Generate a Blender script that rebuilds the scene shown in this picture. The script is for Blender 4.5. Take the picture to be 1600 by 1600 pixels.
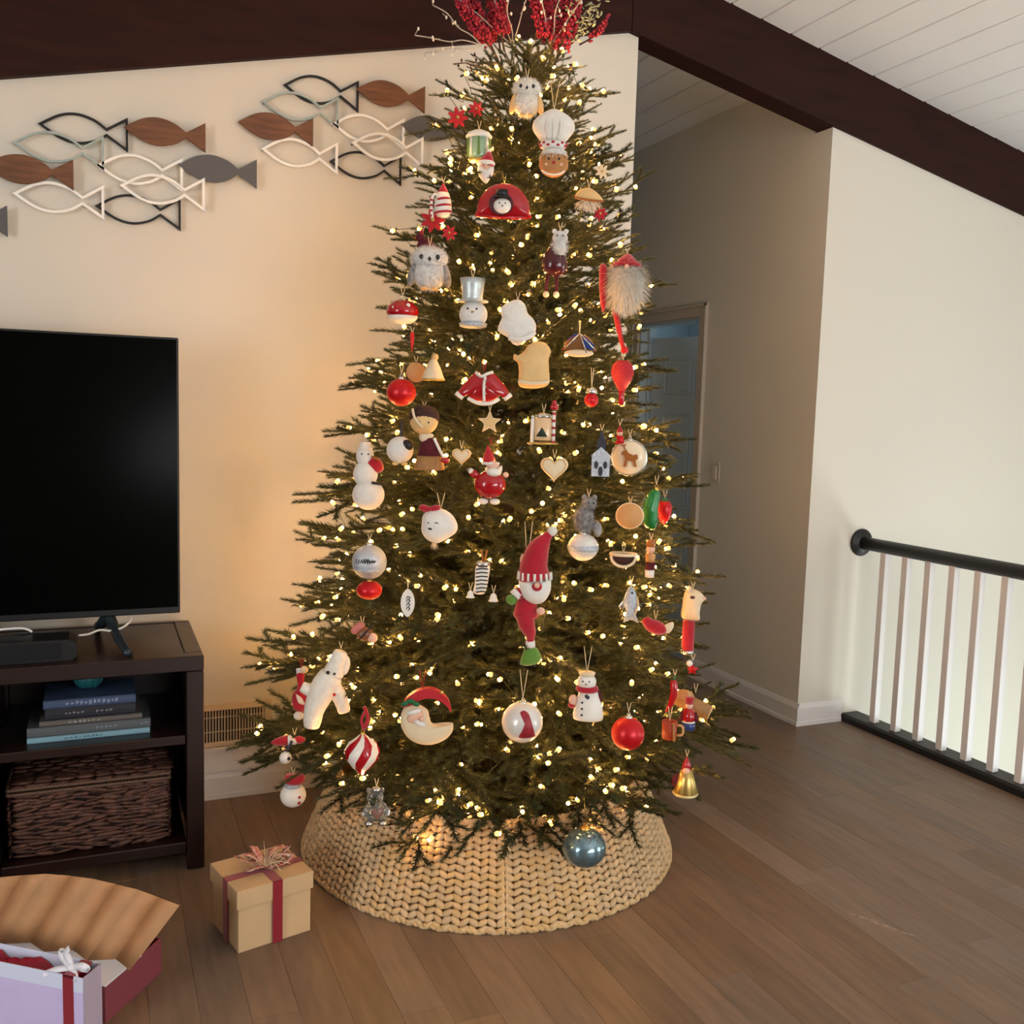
import bpy, math, random
from mathutils import Vector, Matrix, noise
random.seed(7)
SC = bpy.context.scene
COL = SC.collection
for o in list(bpy.data.objects):
    bpy.data.objects.remove(o)
V = Vector
pi = math.pi

# ------------------------------------------------------------------ camera
FPX, CAMH = 1505.0, 1.4
YAW, PITCH, ROLL = math.radians(23.4), math.radians(-5.9), math.radians(1.66)
FW = V((math.sin(YAW)*math.cos(PITCH), math.cos(YAW)*math.cos(PITCH), math.sin(PITCH)))
_r = V((math.cos(YAW), -math.sin(YAW), 0)); _u = _r.cross(FW)
RT = _r*math.cos(ROLL) + _u*math.sin(ROLL)
UP = _u*math.cos(ROLL) - _r*math.sin(ROLL)
CAM = V((0, 0, CAMH))
cd = bpy.data.cameras.new('camera')
cd.sensor_fit = 'HORIZONTAL'; cd.sensor_width = 36.0; cd.lens = 36.0*FPX/1600.0
cd.clip_start = 0.05
cam = bpy.data.objects.new('camera', cd); COL.objects.link(cam)
M = Matrix((RT, UP, -FW)).transposed().to_4x4(); M.translation = CAM
cam.matrix_world = M
SC.camera = cam

# ------------------------------------------------------------------ light and exposure
def s2l(c):
    return tuple(((v/255.0)/12.92 if v/255.0 <= .04045 else ((v/255.0+.055)/1.055)**2.4) for v in c)
w = bpy.data.worlds.new('world'); SC.world = w; w.use_nodes = True
bg = w.node_tree.nodes['Background']
bg.inputs[0].default_value = (.75, .87, 1.0, 1); bg.inputs[1].default_value = 0.7
def area(name, loc, target, size, energy, color):
    d = bpy.data.lights.new(name, 'AREA'); d.shape = 'RECTANGLE'
    d.size, d.size_y = size; d.energy = energy; d.color = color
    o = bpy.data.objects.new(name, d); COL.objects.link(o)
    o.location = loc
    o.rotation_euler = (V(target)-V(loc)).to_track_quat('-Z', 'Z').to_euler()
    return o
area('window_light_stairwell', (4.78, .1, 1.0), (2.6, 1.9, 2.5), (1.4, 2.2), 60, (.88, .97, 1.0))
area('window_light_front_door', (4.78, 2.35, -.45), (3.0, 2.75, -.1), (1.2, 1.5), 46, (.86, .98, 1.0))
area('window_light_living', (1.9, -2.9, 1.45), (1.3, 3.0, 2.3), (3.0, 1.7), 112, (.95, .98, 1.0))
area('side_fill', (-3.1, .3, 1.5), (2.6, 3.0, 1.3), (2.0, 1.5), 88, (.97, .98, 1.0))  # added fill from the left, no window there, lifts the hall wall
area('bedroom_fill', (4.7, 4.7, 1.5), (3.2, 4.9, 1.2), (.9, 1.2), 16, (.62, .86, 1.0))  # added fill with no window at this spot, brightens the door slab
vs = SC.view_settings
vs.view_transform = 'Standard'; vs.look = 'None'; vs.gamma = 1.0; vs.use_curve_mapping = False
vs.exposure = 0.22
SC.cycles.max_bounces = 5; SC.cycles.diffuse_bounces = 2; SC.cycles.glossy_bounces = 3

# ------------------------------------------------------------------ materials
MATS = {}
def mat(name, rgb, rough=.6, metal=0, spec=.5, var=0.0, vscale=20, bump=0.0, bscale=80, rgb2=None,
        stretch=None, coat=0, emit=0, trans=0, sheen=0, objvar=0.0, noise_detail=4, ior=1.45, sub=0):
    if name in MATS: return MATS[name]
    m = bpy.data.materials.new(name); m.use_nodes = True
    nt = m.node_tree; b = nt.nodes['Principled BSDF']; L = nt.links
    c = s2l(rgb)+(1,)
    b.inputs['Base Color'].default_value = c
    b.inputs['Roughness'].default_value = rough
    b.inputs['Metallic'].default_value = metal
    b.inputs['Specular IOR Level'].default_value = spec
    b.inputs['Coat Weight'].default_value = coat
    b.inputs['Transmission Weight'].default_value = trans
    b.inputs['Sheen Weight'].default_value = sheen
    b.inputs['IOR'].default_value = ior
    if sub:
        b.inputs['Subsurface Weight'].default_value = sub; b.inputs['Subsurface Radius'].default_value = (.02, .012, .008)
    if emit:
        b.inputs['Emission Color'].default_value = c; b.inputs['Emission Strength'].default_value = emit
    vec = None
    if var or bump or rgb2:
        tc = nt.nodes.new('ShaderNodeTexCoord'); vec = tc.outputs['Object']
        if stretch:
            mp = nt.nodes.new('ShaderNodeMapping'); mp.inputs['Scale'].default_value = stretch
            L.new(vec, mp.inputs[0]); vec = mp.outputs[0]
    col = None
    if var or rgb2:
        n = nt.nodes.new('ShaderNodeTexNoise'); n.inputs['Scale'].default_value = vscale
        n.inputs['Detail'].default_value = noise_detail
        L.new(vec, n.inputs['Vector'])
        r = nt.nodes.new('ShaderNodeValToRGB')
        r.color_ramp.elements[0].position = .3; r.color_ramp.elements[1].position = .7
        if rgb2: c2 = s2l(rgb2)+(1,)
        else: c2 = tuple(min(1, x*(1+var)) for x in c[:3])+(1,); c = tuple(x*(1-var) for x in c[:3])+(1,)
        r.color_ramp.elements[0].color = c; r.color_ramp.elements[1].color = c2
        L.new(n.outputs['Fac'], r.inputs[0]); col = r.outputs[0]
    if objvar:
        oi = nt.nodes.new('ShaderNodeObjectInfo')
        mr = nt.nodes.new('ShaderNodeMapRange'); mr.inputs[3].default_value = 1-objvar; mr.inputs[4].default_value = 1+objvar
        L.new(oi.outputs['Random'], mr.inputs[0])
        hs = nt.nodes.new('ShaderNodeHueSaturation')
        hs.inputs['Color'].default_value = c
        if col: L.new(col, hs.inputs['Color'])
        L.new(mr.outputs[0], hs.inputs['Value'])
        mr2 = nt.nodes.new('ShaderNodeMath'); mr2.operation = 'MULTIPLY'; mr2.inputs[1].default_value = 7.31
        L.new(oi.outputs['Random'], mr2.inputs[0])
        fr = nt.nodes.new('ShaderNodeMath'); fr.operation = 'FRACT'; L.new(mr2.outputs[0], fr.inputs[0])
        m3 = nt.nodes.new('ShaderNodeMapRange'); m3.inputs[3].default_value = 1-objvar; m3.inputs[4].default_value = 1+objvar
        L.new(fr.outputs[0], m3.inputs[0]); L.new(m3.outputs[0], hs.inputs['Saturation'])
        col = hs.outputs[0]
    if col: L.new(col, b.inputs['Base Color'])
    if bump:
        n2 = nt.nodes.new('ShaderNodeTexNoise'); n2.inputs['Scale'].default_value = bscale; n2.inputs['Detail'].default_value = 3
        L.new(vec, n2.inputs['Vector'])
        bp = nt.nodes.new('ShaderNodeBump'); bp.inputs['Strength'].default_value = bump; bp.inputs['Distance'].default_value = .01
        L.new(n2.outputs['Fac'], bp.inputs['Height']); L.new(bp.outputs[0], b.inputs['Normal'])
    MATS[name] = m
    return m

WALL = mat('warm_white_paint', (221, 214, 200), .75, bump=.02, bscale=250)
TRIMW = mat('white_trim_paint', (226, 222, 218), .45)
CEILW = mat('white_ceiling_boards', (242, 242, 242), .6, var=.015, vscale=6)
BEAM = mat('dark_stained_beam', (44, 18, 11), .6, spec=.2, var=.25, vscale=5, stretch=(1, 6, 6), bump=.05, bscale=40)
GROOVE = mat('dark_groove', (40, 36, 33), .9)
WOODF = mat('grey_brown_floor_boards', (118, 97, 79), .42, var=.16, vscale=7, stretch=(6, .7, 1), bump=.03, bscale=60, objvar=.16)
FLOORB = mat('dark_subfloor', (60, 48, 40), .8)
ESP = mat('espresso_wood', (31, 14, 11), .35, var=.2, vscale=8, stretch=(1, 5, 5), coat=.1)
BLACKP = mat('black_plastic', (14, 15, 17), .4)
SCREEN = mat('tv_screen_glass', (3, 4, 4), .16, spec=.06)
BLACKW = mat('black_painted_wood', (26, 25, 24), .45)

# ------------------------------------------------------------------ mesh helpers
class MB:
    def __init__(s): s.v = []; s.f = []; s.sm = []
    def add(s, vs, fs, smooth=True):
        o = len(s.v); s.v += [tuple(p) for p in vs]
        s.f += [tuple(i+o for i in f) for f in fs]; s.sm += [smooth]*len(fs)
        return s
    def box(s, a, b):
        (x0, y0, z0), (x1, y1, z1) = a, b
        v = [(x0,y0,z0),(x1,y0,z0),(x1,y1,z0),(x0,y1,z0),(x0,y0,z1),(x1,y0,z1),(x1,y1,z1),(x0,y1,z1)]
        return s.add(v, [(0,3,2,1),(4,5,6,7),(0,1,5,4),(1,2,6,5),(2,3,7,6),(3,0,4,7)], False)
    def bbox(s, a, b, e=.004):
        # box with chamfered edges
        (x0, y0, z0), (x1, y1, z1) = a, b
        vs = []; idx = {}
        for i, x in enumerate((x0, x1)):
            for j, y in enumerate((y0, y1)):
                for k, z in enumerate((z0, z1)):
                    sx, sy, sz = (1-2*i)*e, (1-2*j)*e, (1-2*k)*e
                    idx[i,j,k] = len(vs)
                    vs += [(x, y+sy, z+sz), (x+sx, y, z+sz), (x+sx, y+sy, z)]
        g = lambda i, j, k, a: idx[i,j,k]+a
        fs = [(g(0,0,0,0),g(0,0,1,0),g(0,1,1,0),g(0,1,0,0)), (g(1,0,0,0),g(1,1,0,0),g(1,1,1,0),g(1,0,1,0)),
              (g(0,0,0,1),g(1,0,0,1),g(1,0,1,1),g(0,0,1,1)), (g(0,1,0,1),g(0,1,1,1),g(1,1,1,1),g(1,1,0,1)),
              (g(0,0,0,2),g(0,1,0,2),g(1,1,0,2),g(1,0,0,2)), (g(0,0,1,2),g(1,0,1,2),g(1,1,1,2),g(0,1,1,2))]
        for i in (0, 1):
            for j in (0, 1):
                fs.append((g(i,j,0,0),g(i,j,1,0),g(i,j,1,1),g(i,j,0,1)))
                fs.append((g(i,0,j,0),g(i,1,j,0),g(i,1,j,2),g(i,0,j,2)))
                fs.append((g(0,i,j,1),g(1,i,j,1),g(1,i,j,2),g(0,i,j,2)))
                for k in (0, 1): fs.append((g(i,j,k,0),g(i,j,k,1),g(i,j,k,2)))
        return s.add(vs, fs, False)
    def ell(s, c, r, seg=20, rings=12, rot=None):
        if not hasattr(r, '__len__'): r = (r, r, r)
        vs = [V((0, 0, r[2]))]
        for i in range(1, rings):
            t = pi*i/rings
            for j in range(seg):
                a = 2*pi*j/seg
                vs.append(V((r[0]*math.sin(t)*math.cos(a), r[1]*math.sin(t)*math.sin(a), r[2]*math.cos(t))))
        vs.append(V((0, 0, -r[2])))
        if rot is not None: vs = [rot @ p for p in vs]
        vs = [p+V(c) for p in vs]
        fs = [(0, 1+j, 1+(j+1) % seg) for j in range(seg)]
        for i in range(rings-2):
            for j in range(seg):
                a = 1+i*seg+j; b = 1+i*seg+(j+1) % seg
                fs.append((a, a+seg, b+seg, b))
        n = len(vs)-1; o = 1+(rings-2)*seg
        fs += [(n, o+(j+1) % seg, o+j) for j in range(seg)]
        return s.add(vs, fs)
    def lathe(s, prof, c=(0, 0, 0), seg=24, rot=None, sx=1, sy=1):
        # prof: list of (radius, z) from top to bottom or bottom to top
        vs = []
        for r, z in prof:
            for j in range(seg):
                a = 2*pi*j/seg; vs.append(V((r*sx*math.cos(a), r*sy*math.sin(a), z)))
        if rot is not None: vs = [rot @ p for p in vs]
        vs = [p+V(c) for p in vs]
        fs = []
        up = prof[-1][1] > prof[0][1]
        for i in range(len(prof)-1):
            for j in range(seg):
                a = i*seg+j; b = i*seg+(j+1) % seg
                fs.append((a, b, b+seg, a+seg) if up else (a, a+seg, b+seg, b))
        if prof[0][0] > 1e-6: fs.append(tuple(range(seg)) if not up else tuple(range(seg))[::-1])
        o = (len(prof)-1)*seg
        if prof[-1][0] > 1e-6: fs.append(tuple(range(o, o+seg)) if up else tuple(range(o, o+seg))[::-1])
        return s.add(vs, fs)
    def tube(s, pts, r, seg=8, closed=False):
        pts = [V(p) for p in pts]; n = len(pts)
        rs = r if hasattr(r, '__len__') else [r]*n
        vs = []; prev = None
        for i, p in enumerate(pts):
            if closed: d = pts[(i+1) % n]-pts[i-1]
            else: d = pts[min(i+1, n-1)]-pts[max(i-1, 0)]
            if d.length < 1e-9: d = V((0, 0, 1))
            d.normalize()
            if prev is None:
                a = V((0, 0, 1)) if abs(d.z) < .9 else V((1, 0, 0)); x = d.cross(a).normalized()
            else:
                x = (prev-d*prev.dot(d))
                x = x.normalized() if x.length > 1e-6 else d.orthogonal().normalized()
            prev = x; y = d.cross(x)
            for j in range(seg):
                t = 2*pi*j/seg; vs.append(p+(x*math.cos(t)+y*math.sin(t))*rs[i])
        fs = []
        m = n if closed else n-1
        for i in range(m):
            for j in range(seg):
                a = i*seg+j; b = i*seg+(j+1) % seg
                c_ = ((i+1) % n)*seg+j; d_ = ((i+1) % n)*seg+(j+1) % seg
                fs.append((a, b, d_, c_))
        if not closed:
            fs.append(tuple(range(seg))[::-1]); fs.append(tuple(range((n-1)*seg, n*seg)))
        return s.add(vs, fs)
    def prism(s, out, y0, y1, smooth=False):
        n = len(out)
        vs = [(x, y0, z) for x, z in out]+[(x, y1, z) for x, z in out]
        area2 = sum(out[i][0]*out[(i+1) % n][1]-out[(i+1) % n][0]*out[i][1] for i in range(n))
        o = list(range(n))
        if area2 < 0: fr, bk = o[::-1], [i+n for i in o]
        else: fr, bk = o, [i+n for i in o[::-1]]
        fs = [tuple(fr), tuple(bk)]
        for i in range(n):
            j = (i+1) % n
            fs.append((i, i+n, j+n, j) if area2 > 0 else (i, j, j+n, i+n))
        return s.add(vs, fs, smooth)
    def puff(s, out, d, c=None, steps=5, flat=0.0):
        # pillow made from an outline: rings shrink towards the middle while bulging along y
        n = len(out)
        if c is None: c = (sum(p[0] for p in out)/n, sum(p[1] for p in out)/n)
        rings = []
        for k in range(-steps, steps+1):
            t = (pi/2)*k/steps
            sc = math.cos(t)**.7 if abs(k) < steps else 0.0
            rings.append((max(sc, .0), d*math.sin(t)))
        vs = []
        for sc, y in rings:
            for x, z in out: vs.append((c[0]+(x-c[0])*sc, y, c[1]+(z-c[1])*sc))
        area2 = sum(out[i][0]*out[(i+1) % n][1]-out[(i+1) % n][0]*out[i][1] for i in range(n))
        fs = []
        for i in range(len(rings)-1):
            for j in range(n):
                a = i*n+j; b = i*n+(j+1) % n
                fs.append((a, b, b+n, a+n) if area2 > 0 else (a, a+n, b+n, b))
        return s.add(vs, fs)
    def fuzz(s, c, r, n, ln, wd, rnd, zdir=None, front_only=False, droop=.3):
        c = V(c)
        for _ in range(n):
            d = V((rnd.gauss(0, 1), rnd.gauss(0, 1), rnd.gauss(0, 1))).normalized()
            if front_only and d.y > .3: d.y = -d.y
            p = c+V((d.x*r[0], d.y*r[1], d.z*r[2]))
            t = d.orthogonal().normalized()
            t = Matrix.Rotation(rnd.uniform(0, 6.28), 3, d) @ t
            e = (d+t*rnd.uniform(.1, .6)+V((0, 0, -droop))).normalized()*ln*rnd.uniform(.6, 1.2)
            sd = e.cross(d)
            if sd.length < 1e-6: sd = t
            sd = sd.normalized()*wd
            s.add([p+sd, p-sd, p+e], [(0, 1, 2)], False)
        return s
    def mesh(s, name, scale=1.0):
        me = bpy.data.meshes.new(name)
        v = s.v if scale == 1.0 else [(a*scale, b*scale, c*scale) for a, b, c in s.v]
        me.from_pydata(v, [], s.f); me.polygons.foreach_set('use_smooth', s.sm); me.update()
        return me
    def build(s, name, m, parent=None, scale=1.0, **kw):
        me = s.mesh(name, scale)
        if m: me.materials.append(m)
        return link(bpy.data.objects.new(name, me), parent, **kw)
def link(o, parent=None, label=None, cat=None, group=None, kind=None):
    COL.objects.link(o)
    if parent: o.parent = parent
    if label: o['label'] = label
    if cat: o['category'] = cat
    if group: o['group'] = group
    if kind: o['kind'] = kind
    return o
def empty(name, loc, rz=0, **kw):
    o = bpy.data.objects.new(name, None); o.empty_display_size = .05
    o.location = loc; o.rotation_euler = (0, 0, rz)
    return link(o, **kw)
def spline(pts, n=6, closed=True):
    N = len(pts); out = []
    rng = range(N) if closed else range(N-1)
    dim = len(pts[0])
    for i in rng:
        if closed: p = [pts[(i+k) % N] for k in (-1, 0, 1, 2)]
        else: p = [pts[max(0, min(N-1, i+k))] for k in (-1, 0, 1, 2)]
        for j in range(n):
            t = j/n
            out.append(tuple(.5*((2*p[1][a])+(-p[0][a]+p[2][a])*t+(2*p[0][a]-5*p[1][a]+4*p[2][a]-p[3][a])*t*t
                       + (-p[0][a]+3*p[1][a]-3*p[2][a]+p[3][a])*t**3) for a in range(dim)))
    if not closed: out.append(tuple(pts[-1]))
    return out
def circ(cx, cz, r, n=20, rz=None, a0=0, a1=2*pi):
    full = abs(a1-a0-2*pi) < 1e-6
    return [(cx+r*math.cos(a0+(a1-a0)*i/(n if full else n-1)), cz+(rz or r)*math.sin(a0+(a1-a0)*i/(n if full else n-1))) for i in range(n)]

# ------------------------------------------------------------------ room shell
Y1 = 3.45            # face of the gable wall
XR, ZR = 1.93, 2.885  # ridge: x and height of the beam's lower edge
SL, SRT = .237, .2114
def roof_low(x):  # underside of the beams
    return ZR-(XR-x)*SL if x < XR else ZR-(x-XR)*SRT
BH = .28
XH, XE = 2.95, 1.975   # hall side wall, end of the gable wall
# floor
fl = MB().box((-3.2, -3.0, -.12), (3.26, 8.2, -.02)).build('floor', FLOORB, kind='structure')
PW = .108
rnd = random.Random(3)
row = 0; x = -1.42
while x < 3.2:
    x1 = min(x+PW, 3.25); y = -.6+rnd.uniform(-.8, 0)
    while y < 7.2:
        ln = rnd.choice([.55, .75, .95, 1.2, 1.5, 1.8]); y1 = y+ln
        if y1 > 1.0 and y < 7.0 and (x > -.6 or (y1 > 1.6 and y < 3.5)):
            MB().bbox((x+.0002, y+.0002, -.02), (x1-.0002, y1-.0002, rnd.uniform(-.0003, .0003)), .0006).build('plank', WOODF, fl)
        y = y1
    x = x1
MB().box((-3.2, -3.0, -.02), (3.25, 1.0, -.001)).build('floor_near_boards', WOODF, fl, kind='stuff')
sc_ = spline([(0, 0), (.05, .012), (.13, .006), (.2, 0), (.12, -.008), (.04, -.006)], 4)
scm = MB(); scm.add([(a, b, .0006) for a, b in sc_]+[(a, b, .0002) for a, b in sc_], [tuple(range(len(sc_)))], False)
so_ = scm.build('pale_mark', mat('pale_floor_mark', (168, 148, 130), .6, rgb2=(112, 92, 76), vscale=60), fl); so_.location = (1.96, 2.02, 0); so_.rotation_euler = (0, 0, math.radians(-62))  # thin pale patch lying just above the boards
# gable wall with pitched top
MB().prism([(-3.2, 0), (XE, 0), (XE, roof_low(XE)), (XR, ZR), (-3.2, roof_low(-3.2))], Y1, Y1+.12).build('wall_back', WALL, kind='structure')
# wall beside the stairs and wall of the hall
MB().prism([(XH, -2.6), (4.8, -2.6), (4.8, roof_low(4.8)), (XH, roof_low(XH))], Y1-.012, Y1+.1).build('wall_stairs', WALL, kind='structure')
DY0, DY1, DZ = 4.37, 5.0, 1.935     # doorway in the hall wall
wh = MB()
ht = roof_low(XH)+BH
wh.box((XH, Y1+.1, -.02), (XH+.1, DY0, ht)).box((XH, DY1, -.02), (XH+.1, 8.2, ht)).box((XH, DY0, DZ), (XH+.1, DY1, ht))
wh.build('wall_hall', WALL, kind='structure')
MB().box((XE-.3, 8.1, 0), (XH, 8.2, 3.2)).build('wall_hall_end', WALL, kind='structure')
MB().box((XE-.12, Y1+.12, 0), (XE, 8.1, 3.16)).build('wall_hall_inner', WALL, kind='structure')
MB().box((-3.3, -3.0, 0), (-3.2, Y1+.12, 2.6)).build('wall_left', WALL, kind='structure')
MB().box((-3.3, -3.1, -2.6), (4.9, -3.0, 3.4)).build('wall_front', WALL, kind='structure')
MB().box((4.8, -3.0, -2.6), (4.9, Y1+.1, 3.0)).build('wall_right', WALL, kind='structure')
MB().box((3.26, -3.0, -2.7), (4.8, Y1+.1, -2.6)).build('floor_landing', WOODF, kind='structure')
MB().box((3.2, -3.0, -2.6), (3.26, Y1-.012, -.021)).build('wall_stairwell_side', WALL, kind='structure')
# bedroom behind the doorway
br = MB()
br.box((XH+.1, 4.0, -.05), (4.9, 8.2, 0)).box((4.8, 4.0, 0), (4.9, 8.2, 2.4)).box((XH+.1, 3.9, 0), (4.9, 4.0, 2.4)).box((XH+.1, 7.3, 0), (4.9, 7.4, 2.4)).box((XH+.1, 4.0, 2.4), (4.9, 8.2, 2.45))
br.build('wall_bedroom', mat('bedroom_paint', (190, 198, 202), .8), kind='structure')
# roof deck and its boards, right slope
CB = .018
ce = MB()
ce.prism([(XR, ZR+BH+.03), (4.9, roof_low(4.9)+BH+.03), (4.9, roof_low(4.9)+BH+.1), (XR, ZR+BH+.1)], -3.1, 8.2)
ce.prism([(-3.3, roof_low(-3.3)+BH+.03), (XR, ZR+BH+.03), (XR, ZR+BH+.1), (-3.3, roof_low(-3.3)+BH+.1)], -3.1, 8.2)
ceil = ce.build('ceiling', GROOVE, kind='structure')
def board(xa, xb, ya, yb):
    g = .0028
    za, zb = roof_low(xa+g)+BH, roof_low(xb-g)+BH
    e = .004
    MB().prism([(xa+g, za+.028), (xa+g, za+e), (xa+g+e, za), (xb-g-e, zb), (xb-g, zb+e), (xb-g, zb+.028)], ya, yb).build('ceiling_board', CEILW, ceil)
x = XR; k = 0
while x < 4.78:
    xb = min(x+.152, 4.8)
    board(x, xb, -3.0, 1.9-.001+(k % 3)*.37); board(x, xb, 1.9+(k % 3)*.37+.002, Y1-.012)
    if x < XH+.05: board(x, xb, Y1+.08, 5.28); board(x, xb, 5.284, 8.1)
    x = xb; k += 1
x = XR
while x > -3.2:
    xb = max(x-.304, -3.2); board(xb, x, -3.0, Y1-.012); x = xb
# rafters in the plane of the gable
def rafter(name, xa, xb):
    MB().prism([(xa, roof_low(xa)), (xb, roof_low(xb)), (xb, roof_low(xb)+BH+.027), (xa, roof_low(xa)+BH+.027)], Y1-.026, Y1+.085).build(name, BEAM, kind='structure')
rafter('trim_1', -3.2, XR-.0015); rafter('trim_2', XR+.0015, 4.8)
# baseboards
def bb_profile(h): return [(0, 0), (.014, 0), (.014, h*.18), (.011, h*.2), (.011, h*.78), (.006, h*.93), (.003, h), (0, h)]
def baseboard_x(name, xa, xb, yf, h):   # along x, standing in front of wall face yf
    mb = MB(); pr = bb_profile(h)
    vs = [(xa, yf-a, b) for a, b in pr]+[(xb, yf-a, b) for a, b in pr]; n = len(pr)
    mb.add(vs, [(i, (i+1) % n, (i+1) % n+n, i+n) for i in range(n)]+[tuple(range(n))[::-1], tuple(range(n, 2*n))], False)
    return mb.build(name, TRIMW, kind='structure')
def baseboard_y(name, ya, yb, xf, h):
    mb = MB(); pr = bb_profile(h)
    vs = [(xf-a, ya, b) for a, b in pr]+[(xf-a, yb, b) for a, b in pr]; n = len(pr)
    mb.add(vs, [(i, i+n, (i+1) % n+n, (i+1) % n) for i in range(n)]+[tuple(range(n)), tuple(range(n, 2*n))[::-1]], False)
    return mb.build(name, TRIMW, kind='structure')
baseboard_x('baseboard_back', -3.2, XE, Y1, .098)
baseboard_x('baseboard_stairs', XH, 3.2, Y1-.012, .105)
baseboard_y('baseboard_hall', Y1-.026, DY0-.07, XH, .105)
# shallow heater casing above the baseboard
MB().prism([(-1.5, .10), (XE-.02, .10), (XE-.02, .178), (-1.5, .178)], Y1-.012, Y1).build('trim_3', TRIMW, kind='structure')
MB().prism([(-1.5, .178), (XE-.02, .178), (XE-.02, .19), (-1.5, .19)], Y1-.022, Y1).build('trim_4', TRIMW, kind='structure')
# floor vent grille set in the wall
VX0, VX1, VZ0, VZ1 = .24, .567, .192, .349
vt = empty('wall_vent', (VX0, Y1, VZ0), label='cream metal air vent grille low on the wall beside the cabinet', cat='vent')
CREAM = mat('cream_enamel', (214, 196, 170), .45)
fr = MB()
L = lambda x, z: (x-VX0, z-VZ0)
w_ = .026
for a, b in (((0, 0), (VX1-VX0, w_*.6)), ((0, VZ1-VZ0-w_), (VX1-VX0, VZ1-VZ0)), ((0, w_*.6+.0003), (w_, VZ1-VZ0-w_-.0003)), ((VX1-VX0-w_, w_*.6+.0003), (VX1-VX0, VZ1-VZ0-w_-.0003))):
    fr.bbox((a[0], -.012, a[1]), (b[0], -.0005, b[1]), .002)
fr.build('frame', CREAM, vt)
MB().box((w_, -.002, w_*.6), (VX1-VX0-w_, -.0006, VZ1-VZ0-w_)).build('duct', GROOVE, vt)
sl0 = MB().box((-.0022, -.009, w_*.6), (.0022, -.0022, VZ1-VZ0-w_)).mesh('slat'); sl0.materials.append(CREAM)
nsl = 27
for i in range(nsl):
    o = bpy.data.objects.new('slat', sl0); o.location = (w_+(VX1-VX0-2*w_)*(i+.5)/nsl, 0, 0); link(o, vt)
for zf in (.33, .66):
    MB().box((w_, -.0075, zf*(VZ1-VZ0)), (VX1-VX0-w_, -.005, zf*(VZ1-VZ0)+.003)).build('cross_bar', CREAM, vt)

# ------------------------------------------------------------------ doorway, door, switch
dk = mat('door_paint', (176, 188, 192), .5)
CASE = mat('door_casing_paint', (196, 184, 168), .5)
dr = empty('door_1', (XH, DY0, 0), kind='structure')
cs = MB(); cw = .066
for (ya, yb, za, zb) in ((DY0-cw, DY0, 0, DZ+cw), (DY1, DY1+cw, 0, DZ+cw), (DY0, DY1, DZ, DZ+cw)):
    cs.bbox((-.012, ya-DY0, za), (0, yb-DY0, zb), .002)
    if za == 0 and ya < DY0: cs.bbox((-.02, ya-DY0, za), (-.011, ya-DY0+.018, zb), .002)
    elif za == 0: cs.bbox((-.02, yb-DY0-.018, za), (-.011, yb-DY0, zb), .002)
    else: cs.bbox((-.02, ya-DY0-cw, zb-.018), (-.011, yb-DY0+cw, zb), .002)
cs.build('casing', CASE, dr)
jb = MB()
jb.box((0, 0, 0), (.1, .018, DZ)).box((0, DY1-DY0-.018, 0), (.1, DY1-DY0, DZ)).box((0, 0, DZ-.018), (.1, DY1-DY0, DZ))
jb.box((.05, .018, 0), (.066, .03, DZ-.018)).box((.05, DY1-DY0-.03, 0), (.066, DY1-DY0-.018, DZ-.018))
jb.build('jamb', dk, dr)
# six panel slab, swung into the bedroom on its far edge
slab = MB(); W_, H_, T_ = .60, 1.86, .035
slab.box((0, 0, .008), (T_, W_, H_))
so = slab.build('door_slab', dk, dr)
so.location = (.066, DY1-DY0-.03, 0); so.rotation_euler = (0, 0, math.radians(180+30))
so.location = (.105, DY1-DY0-.025, 0)
def panel(ya, yb, za, zb):
    mb = MB(); e = .022
    for xs, sgn in ((0, -1), (T_, 1)):
        x0 = xs; x1 = xs+sgn*.007; x2 = xs+sgn*.002
        def ring(yo, xx): return [(xx, ya+yo, za+yo), (xx, yb-yo, za+yo), (xx, yb-yo, zb-yo), (xx, ya+yo, zb-yo)]
        vs = ring(0, x0)+ring(.006, x1)+ring(.016, x2)+ring(.03, x2+sgn*.005)
        fs = []
        for k in range(3):
            for i in range(4): fs.append((k*4+i, k*4+(i+1) % 4, k*4+4+(i+1) % 4, k*4+4+i)[::(1 if sgn > 0 else -1)])
        fs.append((12, 13, 14, 15) if sgn > 0 else (15, 14, 13, 12))
        mb.add(vs, fs, False)
    mb.build('door_panel', dk, so)
for (za, zb) in ((1.53, 1.74), (.86, 1.42), (.16, .70)):
    panel(.075, .27, za, zb); panel(.33, .525, za, zb)
kn = MB().lathe([(.022, 0), (.022, .006), (.009, .008), (.009, .03), (.024, .04), (.026, .052), (.018, .062), (0, .064)], rot=Matrix.Rotation(pi/2, 3, 'Y').to_3x3(), c=(T_, W_-.06, .95), seg=16)
kn.build('door_knob', mat('brushed_nickel', (150, 146, 140), .35, 1), so)
sw = empty('light_switch', (XH, 4.172, 1.12), label='cream rocker light switch on the hall wall beside the doorway', cat='light switch')
MB().bbox((-.006, -.04, -.055), (0, .04, .055), .003).build('plate', mat('switch_cream', (214, 200, 182), .4), sw)
MB().bbox((-.010, -.017, -.034), (-.005, .017, .034), .002).build('rocker', mat('switch_rocker', (222, 210, 194), .35), sw)
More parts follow.
